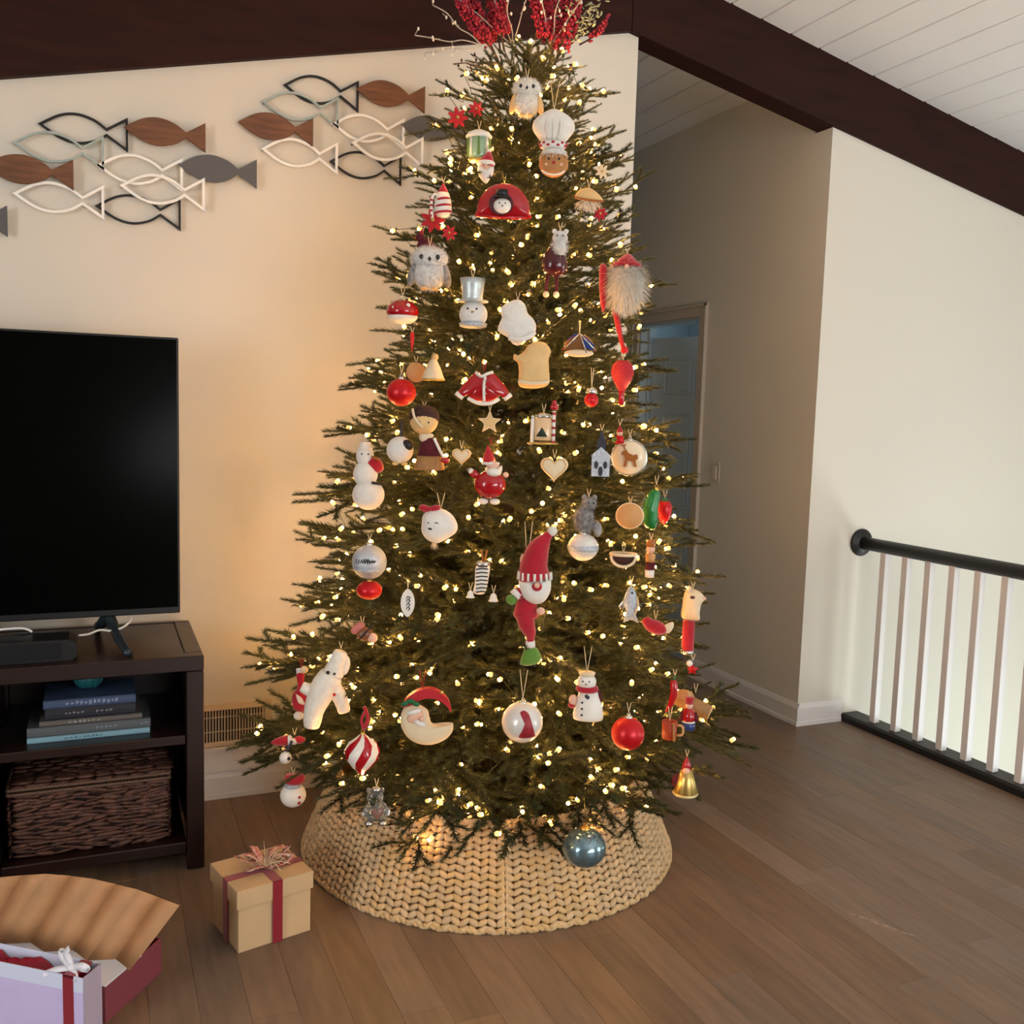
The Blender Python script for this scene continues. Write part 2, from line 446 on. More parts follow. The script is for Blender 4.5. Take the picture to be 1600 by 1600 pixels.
# bedroom window seen through the doorway gap
wn = empty('window_1', (4.78, 6.0, 1.2), kind='structure')
MB().box((0, -.6, -.05), (.015, .6, 1.0)).build('pane', mat('daylit_pane', (190, 215, 235), .3, emit=1.3), wn)
fm = MB()
for a, b in (((-.01, -.66, -.1), (.02, -.6, 1.05)), ((-.01, .6, -.1), (.02, .66, 1.05)), ((-.01, -.6, 1.0), (.02, .6, 1.05)), ((-.01, -.6, -.1), (.02, .6, -.05)), ((-.006, -.015, -.05), (.0, .015, 1.0))): fm.box(a, b)
fm.build('window_frame', TRIMW, wn)

# ------------------------------------------------------------------ stair railing
rl = empty('stair_railing', (3.26, Y1-.012, 0), label='white baluster stair railing with a black handrail and black base', cat='railing')
RX = 0.0
ln = 4.6
sh = MB().prism([(-.055, 0), (.055, 0), (.055, .026), (.045, .036), (-.045, .036), (-.055, .026)], -ln, -.004); sh.build('base_shoe', BLACKW, rl)
prof = [(0.029*math.cos(t)*1.0, .842+.027*math.sin(t)+(.006 if math.sin(t) > .3 else 0)) for t in [2*pi*i/20 for i in range(20)]]
hr = MB().prism(prof, -ln, -.02, True); hr.build('handrail', BLACKW, rl)
ros = MB().lathe([(.062, 0), (.064, .006), (.058, .012), (.05, .014), (.044, .022), (.0, .022)], c=(0, -.001, .846), rot=Matrix.Rotation(pi/2, 3, 'X'), seg=28, sy=1.0)
ros.build('rosette', BLACKW, rl)
BALW = mat('white_baluster_paint', (226, 220, 216), .4)
bl = MB().bbox((-.016, -.016, .034), (.016, .016, .828), .0015).mesh('baluster'); bl.materials.append(BALW)
yb = -.158
for i in range(36):
    o = bpy.data.objects.new('baluster', bl); o.location = (0, yb-i*.1275, 0); link(o, rl)

# ------------------------------------------------------------------ media cabinet
cbx = empty('media_cabinet', (.283, 2.92, 0), label='dark espresso wooden media cabinet with open shelves under the television', cat='cabinet')
D = .50; ZT = .658
def cb(name, a, b, e=.003): return MB().bbox(a, b, e).build(name, ESP, cbx)
CL = -1.75        # left end of the cabinet, out of frame
cb('top_panel', (CL+.05, .05, ZT-.03), (-.05, D-.02, ZT-.002))
cb('top_edge', (CL, 0, ZT-.046), (0, .0495, ZT)); cb('top_edge', (CL, D-.02, ZT-.046), (0, D, ZT))
cb('top_edge', (-.0495, .05, ZT-.046), (0, D-.0205, ZT)); cb('top_edge', (CL, .05, ZT-.046), (CL+.0495, D-.0205, ZT))
for xx in (-.05, -.60, -1.2, CL):
    cb('leg', (xx, .001, 0), (xx+.0495, .05, ZT-.0465)); cb('leg', (xx, D-.05, 0), (xx+.0495, D, ZT-.0465))
    cb('side_panel', (xx+.012, .0505, .05), (xx+.038, D-.0505, ZT-.047))
for xa, xb in ((-.55, -.0505), (-1.15, -.6005), (CL+.05, -1.2005)):
    cb('shelf', (xa+.001, .006, .389), (xb-.001, D-.022, .417)); cb('bottom_panel', (xa+.001, .006, .052), (xb-.001, D-.022, .086))
MB().box((CL+.03, D-.02, .05), (-.03, D-.012, ZT-.047)).build('back_panel', ESP, cbx)

# ------------------------------------------------------------------ television
tv = empty('television', (-.53, 3.19, ZT), label='large flat black television standing on the dark cabinet', cat='television')
tw, tz0, tz1 = .765, .740-ZT, 1.598-ZT
MB().bbox((-tw, -.03, tz0), (tw, .02, tz1), .003).build('casing', BLACKP, tv)
MB().box((-tw+.008, -.0312, tz0+.02), (tw-.006, -.03, tz1-.006)).build('screen', SCREEN, tv)
MB().bbox((-tw+.15, .02, tz0+.1), (tw-.15, .06, tz1-.3), .01).build('rear_housing', BLACKP, tv)
GUN = mat('gunmetal_stand', (48, 58, 66), .35, .4)
for sx in (1, -1):
    xb = .555*sx
    f = MB().tube(spline([(xb, 0, tz0+.005), (xb+.012*sx, -.03, tz0-.025), (xb+.03*sx, -.12, .028), (xb+.052*sx, -.222, .008)], 5, False), [.017]*6+[.015]*5+[.013]*5, 10)
    f.tube(spline([(xb, 0, tz0+.005), (xb-.02*sx, .03, tz0-.035), (xb-.028*sx, .09, .03), (xb-.03*sx, .16, .008)], 5, False), [.016]*6+[.014]*5+[.01]*5, 10)
    f.build('stand_leg', GUN, tv)
# soundbar and its white cable
sb = empty('soundbar', (-.061, 3.02, ZT), label='low black soundbar lying in front of the television', cat='soundbar')
MB().prism([(-1.05, .001), (-.012, .001), (0, .012), (0, .046), (-.02, .062), (-1.03, .062), (-1.05, .046)], -.055, .055).build('body', BLACKP, sb)
MB().prism([(-1.04, .008), (-.04, .008), (-.04, .054), (-1.04, .054)], -.058, -.0551).build('fabric_grille', mat('black_mesh_fabric', (17, 18, 22), .9, bump=.3, bscale=900), sb)
WC = mat('white_cable', (225, 222, 216), .5)
MB().tube(spline([(-.48, 3.09, .735), (-.33, 3.10, .728), (-.24, 3.09, .734), (-.20, 3.075, .735), (-.18, 3.07, .7255)], 6, False), .0035, 8).build('cable', WC, label='short white cable curving over the soundbar top', cat='cable')
MB().tube(spline([(-.058, 3.10, .700), (-.03, 3.11, .700), (.0, 3.12, .708), (.03, 3.12, .704), (.06, 3.11, .712), (.085, 3.12, .728), (.09, 3.165, .735)], 6, False), .0033, 8).build('cable', WC, label='white cable running from the soundbar to the television stand', cat='cable')

# ------------------------------------------------------------------ books, glass float, wicker basket
def book(name, xa, xb, za, zb, yf, dep, cover, spinec, label, pages=(205, 198, 185), rz=0, marks=None):
    r = empty(name, ((xa+xb)/2, yf+dep/2, za), math.radians(rz), label=label, cat='book', group='books stacked on the cabinet shelf')
    hw, hd, h = (xb-xa)/2, dep/2, zb-za
    cm = mat('book_cover_'+spinec, cover, .5)
    MB().box((-hw, -hd+.003, 0), (hw, hd, .0025)).build('cover', cm, r)
    MB().box((-hw, -hd+.003, h-.0025), (hw, hd, h)).build('cover', cm, r)
    MB().prism([(-hd+.0035, 0), (-hd+.0005, h*.15), (-hd, h*.5), (-hd+.0005, h*.85), (-hd+.0035, h)], -hw, hw).build('spine', cm, r)
    sp = r.children[-1]; sp.data.transform(Matrix(((0, 1, 0, 0), (1, 0, 0, 0), (0, 0, 1, 0), (0, 0, 0, 1)))); sp.data.flip_normals()
    MB().box((-hw+.003, -hd+.004, .0025), (hw-.003, hd-.004, h-.0025)).build('pages', mat('page_paper', pages, .9), r)
    if marks:
        mk = MB(); rr = random.Random(len(spinec)*7+int(xa*100))
        mcol, spans, zf0, zf1 = marks
        for (u0, u1) in spans:
            u = u0
            while u < u1:
                wl = rr.uniform(.006, .012); x0 = -hw+u*2*hw
                z0, z1 = h*zf0, h*zf1
                st = .0016; y = -hd-.0006
                m0 = z0+(z1-z0)*rr.uniform(0, .35); m1 = z1-(z1-z0)*rr.uniform(0, .35)
                bars = [(0, m0, st, m1), (wl*.45, m0+(m1-m0)*rr.uniform(0, .4), wl*.45+st, m1), (0, m0+(m1-m0)*.45, wl*rr.uniform(.3, .9), m0+(m1-m0)*.45+.001)]
                for a, b, c, d in bars: mk.box((x0+a, y, b), (x0+c, y+.0008, d))
                u += (wl+.003)/(2*hw)
        mk.build('title_lettering', mat('ink_'+spinec, mcol, .5), sp)
    return r
ZS = .417
book('book', -.195, .134, ZS, ZS+.016, 2.985, .22, (120, 158, 172), 'paleblue', 'thin pale blue book at the bottom of the stack on the shelf', marks=((40, 66, 84), [(.3, .62)], .3, .75))
book('book', -.195, .136, ZS+.0165, ZS+.044, 2.987, .225, (82, 88, 92), 'slate', 'wide slate grey book second from the bottom of the shelf stack', marks=((150, 160, 165), [(.55, .72), (.92, .96)], .4, .7))
book('book', -.163, .113, ZS+.0445, ZS+.060, 2.992, .2, (92, 88, 84), 'taupe', 'thin taupe book in the middle of the shelf stack', marks=((190, 185, 175), [(.28, .6)], .25, .75))
book('book', -.148, .095, ZS+.0605, ZS+.094, 2.995, .19, (30, 32, 42), 'navy', 'thick navy black book under the top blue book', marks=((160, 160, 165), [(.22, .42), (.56, .76)], .4, .66))
book('book', -.152, .096, ZS+.0945, ZS+.119, 2.995, .19, (62, 78, 108), 'denim', 'denim blue book on top of the shelf stack', marks=((170, 185, 205), [(.24, .82)], .2, .8))
fo = empty('glass_float', (-.033, 3.10, ZS+.119), label='small teal ribbed glass ball on top of the stacked books', cat='ornament')
mb = MB()
TG = mat('teal_ribbed_glass', (34, 98, 104), .2, coat=.4)
vs_prof = [(.0, 0)]+[(.04*math.sin(t), .036-.036*math.cos(t)) for t in [pi*i/14 for i in range(1, 14)]]+[(0, .072)]
mb.lathe(vs_prof, seg=28)
mb.build('globe', TG, fo)
rb = MB()
for i in range(14):
    a = 2*pi*i/14
    rb.tube([(.0405*math.sin(t)*math.cos(a), .0405*math.sin(t)*math.sin(a), .036-.0365*math.cos(t)) for t in [pi*(.15+.7*k/8) for k in range(9)]], .0022, 5)
rb.build('rib', TG, fo.children[0])

WICK = mat('dark_wicker', (44, 26, 20), .55, rgb2=(104, 66, 50), vscale=45, bump=.1, bscale=200)
WICKD = mat('dark_wicker_core', (30, 18, 14), .9)
bk = empty('wicker_basket', (-.03, 3.12, .0865), label='dark brown woven wicker basket with lid on the bottom shelf', cat='basket')
bw, bd, bh = .213, .15, .205
MB().bbox((-bw+.006, -bd+.006, 0), (bw-.006, bd-.006, bh-.01), .01).build('body', WICKD, bk)
ws = MB(); rr = random.Random(12)
nr = 17
for r_ in range(nr):
    z = .008+(bh-.028)*r_/(nr-1)
    for side in range(3):
        u = -1.0+rr.uniform(0, .08)
        while u < 1.0:
            l_ = rr.uniform(.035, .075)
            hw_ = bw if side == 0 else bd
            L_ = l_/hw_
            u2 = u+L_
            mid = max(-hw_+l_*.5, min(hw_-l_*.5, (u+u2)/2*hw_))
            tilt = rr.uniform(-.22, .18)
            off = rr.uniform(-.002, .004)
            rad = (l_*.66, .007+off*.3, rr.uniform(.0035, .0085))
            if side == 0: ws.ell((mid, -bd-off, z+rr.uniform(-.002, .002)), rad, 8, 5, Matrix.Rotation(tilt, 3, 'Y'))
            else:
                sgn = 1 if side == 1 else -1
                ws.ell((sgn*(bw+off), mid, z), (rad[1], rad[0], rad[2]), 8, 5)
            u = u2
ws.build('woven_strands', WICK, bk, kind='stuff')
rm = MB()
for k in range(2):
    z = bh-.012+k*.014
    path = [(-bw-.004, -bd-.006), (bw+.004, -bd-.006), (bw+.004, bd), (-bw-.004, bd)]
    for i in range(4):
        a, b = V(path[i]), V(path[(i+1) % 4]); n = int((b-a).length/.008)
        ang = math.atan2(b.y-a.y, b.x-a.x)
        for j in range(n):
            p = a.lerp(b, (j+.5)/n)
            rm.ell((p.x, p.y, z), (.0085, .006, .0045), 6, 4, Matrix.Rotation(ang, 3, 'Z') @ Matrix.Rotation(.6*(1 if k else -1), 3, 'Y'))
rm.build('braided_rim', mat('wicker_rim', (98, 72, 56), .6), bk, kind='stuff')
ld = MB()
for j in range(14):
    y = -bd+.004+(2*bd-.01)*j/13; u = -bw
    while u < bw:
        l_ = rr.uniform(.04, .07); ld.ell((min(u+l_/2, bw-.01), y, bh+.006+.003*math.sin(j)+rr.uniform(-.002, .002)), (l_*.6, .012, .006), 6, 4); u += l_
ld.build('lid', WICK, bk, kind='stuff')

# ------------------------------------------------------------------ fish wall sculptures
fw, fh, ft = .25, .093, .095
FO = spline([(0, 0), (.22, .36), (.42, .47), (.62, .34), (.76, .09)], 6, False)
top = [(u*fw, v*fh) for u, v in FO]
topt = [(fw, .5*ft)]; bot = [(fw, -.5*ft)]
lower = [(u*fw, -v*fh) for u, v in FO[::-1]]
fish_out = top+topt+bot+lower[:-1]
WFISH = mat('walnut_fish_wood', (112, 72, 44), .5, var=.3, vscale=9, stretch=(1.2, 1, 9), bump=.05, bscale=60)
GFISH = mat('grey_metal_fish', (92, 90, 90), .5, .2)
BFISH = mat('black_metal_wire', (32, 31, 32), .45, .3)
WHFISH = mat('white_distressed_wire', (250, 247, 240), .45)
TFISH = mat('pale_teal_wire', (164, 178, 172), .5, var=.1, vscale=40)
layout = [('wood', .093, 2.268, 0), ('wood', -.305, 2.102, 0), ('grey', .258, 2.173, 0), ('black', -.147, 2.249, 0), ('teal', -.219, 2.181, 1), ('white', .018, 2.142, 1),
          ('white', .086, 2.086, 2), ('white', -.221, 2.028, 1), ('black', .012, 2.018, 0)]
pm = {'wood': WFISH, 'grey': GFISH, 'black': BFISH, 'white': WHFISH, 'teal': TFISH}
def strip(out, y0, y1, wdt):
    # flat bar bent along the closed outline
    n = len(out); mb = MB(); vs = []
    for i in range(n):
        a, b, c = V(out[i-1]), V(out[i]), V(out[(i+1) % n])
        d1 = (b-a).normalized(); d2 = (c-b).normalized()
        nn = V((-(d1.y+d2.y), d1.x+d2.x))
        nn = nn.normalized() if nn.length > 1e-4 else V((-d1.y, d1.x))
        sc = min(2.2, 1/max(.3, nn.dot(V((-d1.y, d1.x)))))
        p, q = b+nn*wdt*.5*sc, b-nn*wdt*.5*sc
        vs += [(p.x, y0, p.y), (q.x, y0, q.y), (q.x, y1, q.y), (p.x, y1, p.y)]
    fs = []
    for i in range(n):
        j = (i+1) % n
        for k in range(4): fs.append((i*4+k, j*4+k, j*4+(k+1) % 4, i*4+(k+1) % 4))
    return mb.add(vs, fs, False)
def fish_group(ox, oz, label, only=None):
    r = empty('fish_wall_art', (ox, Y1, oz), label=label, cat='wall art', group='fish shoal sculptures on the back wall')
    for kind, x, z, lay in layout:
        if only and (kind, round(x, 3)) not in only: continue
        if kind in ('wood', 'grey'):
            th = .012 if kind == 'wood' else .008
            mb = MB(); n = len(fish_out); y0 = -.024-th
            cx = [(a, b) for a, b in fish_out]
            mb.prism([(x+a, z-2.15+b) for a, b in fish_out], y0, -.024)
            o = mb.build('wooden_fish' if kind == 'wood' else 'grey_fish', pm[kind], r)
            if kind == 'wood':
                bv = o.modifiers.new('bevel', 'BEVEL'); bv.width = .0025; bv.segments = 2; bv.limit_method = 'ANGLE'
        else:
            y0 = -.008-.009*lay
            o = strip([(x+a, z-2.15+b) for a, b in fish_out], y0-.009, y0, .0082 if kind == 'white' else .0068).build(kind+'_outline_fish', pm[kind], r)
    pg = MB()
    for kind, x, z, lay in layout:
        if only and (kind, round(x, 3)) not in only: continue
        if kind in ('wood', 'grey'): pg.tube([(x+.1, -.026, z-2.15), (x+.1, 0, z-2.15)], .004, 6)
        else: pg.tube([(x+.001, -.012, z-2.15), (x+.001, 0, z-2.15)], .0025, 6)
    pg.build('wall_standoff', BFISH, r)
fish_group(0, 2.15, 'fish shoal sculpture above the television, wooden, grey and wire fish')
fish_group(.751, 2.15+.232, 'fish shoal sculpture next to the tree, nearest the roof beam')
fish_group(-.751, 2.15-.232, 'fish shoal sculpture cut by the left edge, grey tail showing')

# ------------------------------------------------------------------ kraft gift box with raffia bow
KRAFT = mat('kraft_cardboard', (206, 172, 128), .7, var=.04, vscale=12, bump=.02, bscale=300)
gb = empty('gift_box', (.312, 2.406, 0), math.radians(14), label='square kraft gift box with lid, red ribbon and raffia bow', cat='gift')
gw, gd, gh = .208, .19, .168
MB().bbox((.004, .004, 0), (gw-.004, gd-.004, gh-.006), .001).build('box_body', KRAFT, gb)
ldm = MB(); lz = gh-.047
ldm.bbox((-.001, -.001, gh-.003), (gw+.001, gd+.001, gh), .001)
for a, b in (((-.001, -.001, lz), (gw+.001, .0022, gh-.0025)), ((-.001, gd-.0022, lz), (gw+.001, gd+.001, gh-.0025)), ((-.001, .0022, lz), (.0022, gd-.0022, gh-.0025)), ((gw-.0022, .0022, lz), (gw+.001, gd-.0022, gh-.0025))): ldm.box(a, b)
ldm.build('lid', KRAFT, gb)
RIB = mat('dark_red_satin_ribbon', (140, 16, 34), .4, sheen=.3)
rx, ry = gw*.52, gd*.42; hw = .0135
t = .0016
r1 = MB()
for (a, b) in (((rx-hw, -t-.001, .001), (rx+hw, -.0011, gh+t)), ((rx-hw, -t-.001, gh), (rx+hw, gd+t+.001, gh+t)), ((rx-hw, gd+.0011, .001), (rx+hw, gd+t+.001, gh+t))): r1.box(a, b)
r1.build('ribbon', RIB, gb)
r2 = MB()
for (a, b) in (((-t-.001, ry-hw, .001), (-.0011, ry+hw, gh+t)), ((-t-.001, ry-hw, gh+.0002), (gw+t+.001, ry+hw, gh+t+.0004)), ((gw+.0011, ry-hw, .001), (gw+t+.001, ry+hw, gh+t))): r2.box(a, b)
r2.build('ribbon', RIB, gb)
RAF = mat('raffia', (206, 186, 150), .8, var=.15, vscale=60)
RRED = mat('red_print_ribbon', (168, 22, 34), .5, rgb2=(214, 190, 170), vscale=70)
rr = random.Random(5)
def band(pts, wd, nrm=V((0, 0, 1))):
    mb = MB(); pts = [V(p) for p in pts]; n = len(pts); vs = []
    for i, p in enumerate(pts):
        d = (pts[min(i+1, n-1)]-pts[max(i-1, 0)]).normalized(); sd = d.cross(nrm)
        sd = sd.normalized() if sd.length > 1e-4 else V((1, 0, 0))
        up = sd.cross(d).normalized()*.0006
        ww = wd if not hasattr(wd, '__len__') else wd[i]
        vs += [p+sd*ww+up, p-sd*ww+up, p-sd*ww-up, p+sd*ww-up]
    fs = []
    for i in range(n-1):
        for k in range(4): fs.append((i*4+k, i*4+(k+1) % 4, i*4+4+(k+1) % 4, i*4+4+k))
    fs += [(0, 1, 2, 3), (n*4-1, n*4-2, n*4-3, n*4-4)]
    return mb.add(vs, fs, True)
cz = gh+.006
for ang, l_, hh in ((150, .075, .05), (100, .06, .055), (25, .08, .035), (-10, .07, .03), (200, .06, .02)):
    a = math.radians(ang); d = V((math.cos(a), math.sin(a), 0)); s_ = V((-d.y, d.x, 0))
    c0 = V((rx, ry, cz))
    pts = spline([c0, c0+d*l_*.5+V((0, 0, hh*.8))+s_*.012, c0+d*l_+V((0, 0, hh*.6)), c0+d*l_*.6+V((0, 0, hh*.2))-s_*.012, c0+V((0, 0, .003))], 6, False)
    band(pts, .009, s_.cross(d)+d*.3).build('bow_loop', RRED, gb)
rf = MB()
for i in range(26):
    a = rr.uniform(0, 2*pi); l_ = rr.uniform(.03, .075)
    d = V((math.cos(a), math.sin(a), 0)); c0 = V((rx, ry, cz))
    rf.tube(spline([c0, c0+d*l_*.5+V((0, 0, rr.uniform(.008, .035))), c0+d*l_+V((0, 0, rr.uniform(-.001, .045)))], 4, False), rr.uniform(.0006, .0016), 4)
rf.tube([(rx-.006, ry, cz+.001), (rx, ry, cz+.007), (rx+.006, ry, cz+.001)], .006, 8)
rf.build('raffia_tie', RAF, gb)

# ------------------------------------------------------------------ open gift box with kraft flaps, lavender gift bag
u_ = V((-.79, .613, 0)); v_ = V((.613, .79, 0))
MAR = mat('maroon_box_board', (128, 60, 70), .6, var=.05, vscale=10)
WPAP = mat('white_paper', (226, 228, 236), .7)
ob = empty('open_gift_box', (.0, 2.226, 0), math.atan2(u_.y, u_.x), label='low maroon gift box with pleated kraft paper flap standing open', cat='gift')
# local x runs along u_, local y = towards the camera side (-v_)
bl_, bdp, bh_ = .46, .21, .09
def ow(name, a, b, m=MAR): MB().bbox(a, b, .001).build(name, m, ob)
ow('wall', (0, -bdp, 0), (.004, 0, bh_)); ow('wall', (bl_-.004, -bdp, 0), (bl_, 0, bh_)); ow('wall', (.0045, -.004, 0), (bl_-.0045, 0, bh_)); ow('wall', (.0045, -bdp, 0), (bl_-.0045, -bdp+.004, bh_))
ow('bottom', (.0045, -bdp+.0045, 0), (bl_-.0045, -.0045, .004))
MB().add([(-.0015, -bdp*.62, bh_+.001), (bl_, -bdp*.62, bh_+.001), (bl_, .001, bh_+.012), (-.0015, .001, bh_+.002), (-.0015, -bdp*.62, bh_-.002), (bl_, -bdp*.62, bh_-.002), (bl_, .001, bh_+.009), (-.0015, .001, bh_-.001)],
         [(0, 1, 2, 3), (7, 6, 5, 4), (0, 4, 5, 1), (1, 5, 6, 2), (2, 6, 7, 3), (3, 7, 4, 0)], False).build('white_liner', WPAP, ob)
KF = mat('brown_kraft_flap', (190, 140, 96), .75, var=.07, vscale=22, bump=.06, bscale=160)
def sight(px, py, Y):
    d_ = FW+RT*((px-800)/FPX)-UP*((py-800)/FPX); return CAM+d_*(Y/d_.y)
NPL = 10
basep, topp = [], []
tops = [(280, 1415), (248, 1403), (216, 1391), (180, 1382), (146, 1374), (110, 1369), (72, 1366), (34, 1368), (-6, 1372), (-60, 1380), (-120, 1392)]
for i in range(NPL+1):
    f_ = i/NPL; zig = .017 if i % 2 else -.017
    bx_, by_ = .06-.47*f_, 2.282+.355*f_
    basep.append((bx_+v_.x*zig*.8, by_+v_.y*zig*.8))
    topp.append(tuple(sight(*tops[i], 2.31+.27*f_+zig*1.6)))
bpy.context.view_layer.update(); inv = ob.matrix_world.inverted()
for i in range(len(basep)-1):
    a, b = V((*basep[i], bh_)), V((*basep[i+1], bh_)); c, d = V(topp[i+1]), V(topp[i])
    off = v_*.0025
    N = 5; vs = []
    for s_ in (0, 1):
        for k in range(N):
            f_ = k/(N-1); bulge = v_*(.004*math.sin(pi*f_))
            vs.append(inv @ (a.lerp(d, f_)+bulge+off*s_)); vs.append(inv @ (b.lerp(c, f_)+bulge+off*s_))
    fs = []
    for k in range(N-1):
        q = k*2; fs.append((q, q+2, q+3, q+1)); q2 = q+2*N; fs.append((q2+1, q2+3, q2+2, q2))
        fs.append((q, q+2*N, q+2+2*N, q+2)); fs.append((q+1, q+3, q+3+2*N, q+1+2*N))
    fs.append((0, 1, 1+2*N, 2*N)); e = 2*N-2; fs.append((e, e+2*N, e+1+2*N, e+1))
    MB().add(vs, fs, True).build('flap_pleat', KF, ob)
# gift bag
LAV = mat('lavender_paper', (206, 190, 232), .65, var=.02, vscale=30, bump=.03, bscale=300)
LAVB = mat('pale_blue_paper_band', (216, 222, 244), .6)
GREYP = mat('lilac_grey_paper', (176, 164, 182), .65)
gbg = empty('gift_bag', (-.044, 2.153, 0), math.atan2(u_.y, u_.x), label='lavender paper gift bag with red ribbon and white bow, front left', cat='gift')
gl, gt, gz = .42, .060, .160
MB().box((0.001, -.002, 0), (gl, .0, gz-.034)).build('front_sheet', LAV, gbg)
MB().box((0.001, -.0022, gz-.034), (gl, .0002, gz)).build('front_band', LAVB, gbg)
MB().box((0, -gt, 0), (.002, -.0022, gz)).build('side_sheet', GREYP, gbg)
MB().box((0.001, -gt-.002, 0), (gl, -gt, gz)).build('back_sheet', LAVB, gbg)
MB().box((.002, -gt, 0), (gl, -.0022, .002)).build('bottom_sheet', LAV, gbg)
REDT = mat('crimson_tissue', (150, 18, 44), .45, bump=.2, bscale=40)
ts = MB(); nx, ny = 24, 6; rr = random.Random(9)
vs = [(.004+(gl-.01)*i/nx, -.003-(gt-.006)*j/ny, gz-.022+.012*math.sin(i*.9+j)+rr.uniform(-.004, .004)) for j in range(ny+1) for i in range(nx+1)]
fs = [(j*(nx+1)+i, (j+1)*(nx+1)+i, (j+1)*(nx+1)+i+1, j*(nx+1)+i+1) for j in range(ny) for i in range(nx)]
ts.add(vs, fs).build('tissue_paper', REDT, gbg)
MB().box((.024, 0, .0), (.05, .0016, gz+.001)).build('ribbon', RIB, gbg)
MB().box((.0235, -gt, gz-.004), (.05, .0016, gz+.001)).build('ribbon', RIB, gbg)
BOWW = mat('white_satin_ribbon', (232, 230, 236), .45)
bc = V((.045, -.02, gz+.006))
for (pts) in ([(0, 0, 0), (-.03, .004, .012), (-.042, .0, .004), (-.03, -.006, -.002), (0, 0, .002)], [(0, 0, 0), (.018, .004, .022), (.026, 0, .034), (.014, -.006, .02), (0, 0, .003)],
              [(0, 0, 0), (-.016, .01, -.006), (-.03, .022, -.012)], [(0, 0, 0), (.03, .012, -.004), (.055, .022, -.014)], [(0, 0, .002), (.012, .002, .03), (.004, 0, .044)]):
    band(spline([bc+V(p) for p in pts], 6, False), .0065, V((0, .6, .5))).build('bow_loop', BOWW, gbg)
MB().ell(bc, (.009, .009, .008), 12, 8).build('bow_knot', BOWW, gbg)

# ------------------------------------------------------------------ the tree
RT_ = [(.16, .40), (.25, .62), (.37, .745), (.50, .715), (.64, .675), (.91, .60), (1.08, .56), (1.33, .515), (1.49, .455), (1.63, .43), (1.85, .395), (1.98, .365), (2.18, .31), (2.37, .225), (2.46, .175), (2.56, .09)]
def RZ(z):
    if z <= RT_[0][0]: return RT_[0][1]
    for (a, b), (c, d) in zip(RT_, RT_[1:]):
        if z <= c: return b+(d-b)*(z-a)/(c-a)
    return .05
def axis(z): return V((1.165+.024*z, 2.80, z))
def ray(px, py): return (FW+RT*((px-800)/FPX)-UP*((py-800)/FPX))
def tree_pt(px, py, fr=1.0):
    d = ray(px, py); best = None; t = 1.2
    while t < 4.2:
        p = CAM+d*t; a = axis(p.z); r = math.hypot(p.x-a.x, p.y-a.y)-RZ(p.z)*fr
        if r <= 0: return p, t
        if best is None or r < best[0]: best = (r, p, t)
        t += .004
    return best[1], best[2]
tree = empty('christmas_tree', (axis(0).x, axis(0).y, 0), label='tall green artificial christmas tree with dense needled branches', cat='christmas tree')
T0 = V(tree.location)
NEED = mat('fir_needles', (52, 58, 34), .5, rgb2=(86, 86, 50), vscale=7, spec=.25)
BARK = mat('branch_bark', (62, 48, 34), .8)
SOCK = mat('green_wire', (30, 44, 26), .6)
import numpy as np

# ------------------------------------------------------------------ ornaments
# Each is modelled in its own local frame (x right, y into the tree, z up), in units of one image pixel at its distance.
ORN = []
SUBS = [(('eye', 'nose', 'beak', 'ear', 'cheek', 'carrot_nose', 'mouth', 'icing_hair', 'black_nose', 'smile', 'wink', 'brow', 'moustache', 'dot'), ('head', 'face', 'snowman_face', 'crescent_beard', 'ball', 'beard', 'body', 'globe')),
        (('hat_trim', 'pompom', 'hat_brim', 'hat_band', 'hat_fold', 'hat_fringe', 'gingham_check', 'hat_bell'), ('hat', 'chef_hat', 'hat_crown', 'glitter_hat')),
        (('loop',), ('cap',)), (('button', 'collar_bead'), ('body', 'jacket', 'globe')), (('cane_stripe',), ('cane',)), (('pole_stripe', 'pole_cap'), ('pole',)), (('spot',), ('cap_dome',)),
        (('boot', 'foot', 'boot_cuff'), ('leg',)), (('script', 'script_lettering', 'gnome_print', 'glitter_band', 'lower_glitter'), ('tag', 'globe')), (('bumps',), ('pickle',)), (('edge_piping',), ('cookie',)), (('bark_ring', 'pale_rim'), ('slice', 'nut')), (('hem', 'fur_hem'), ('skirt', 'robe')), (('reindeer', 'glass_rim'), ('disc',)), (('antler',), ('reindeer',))]
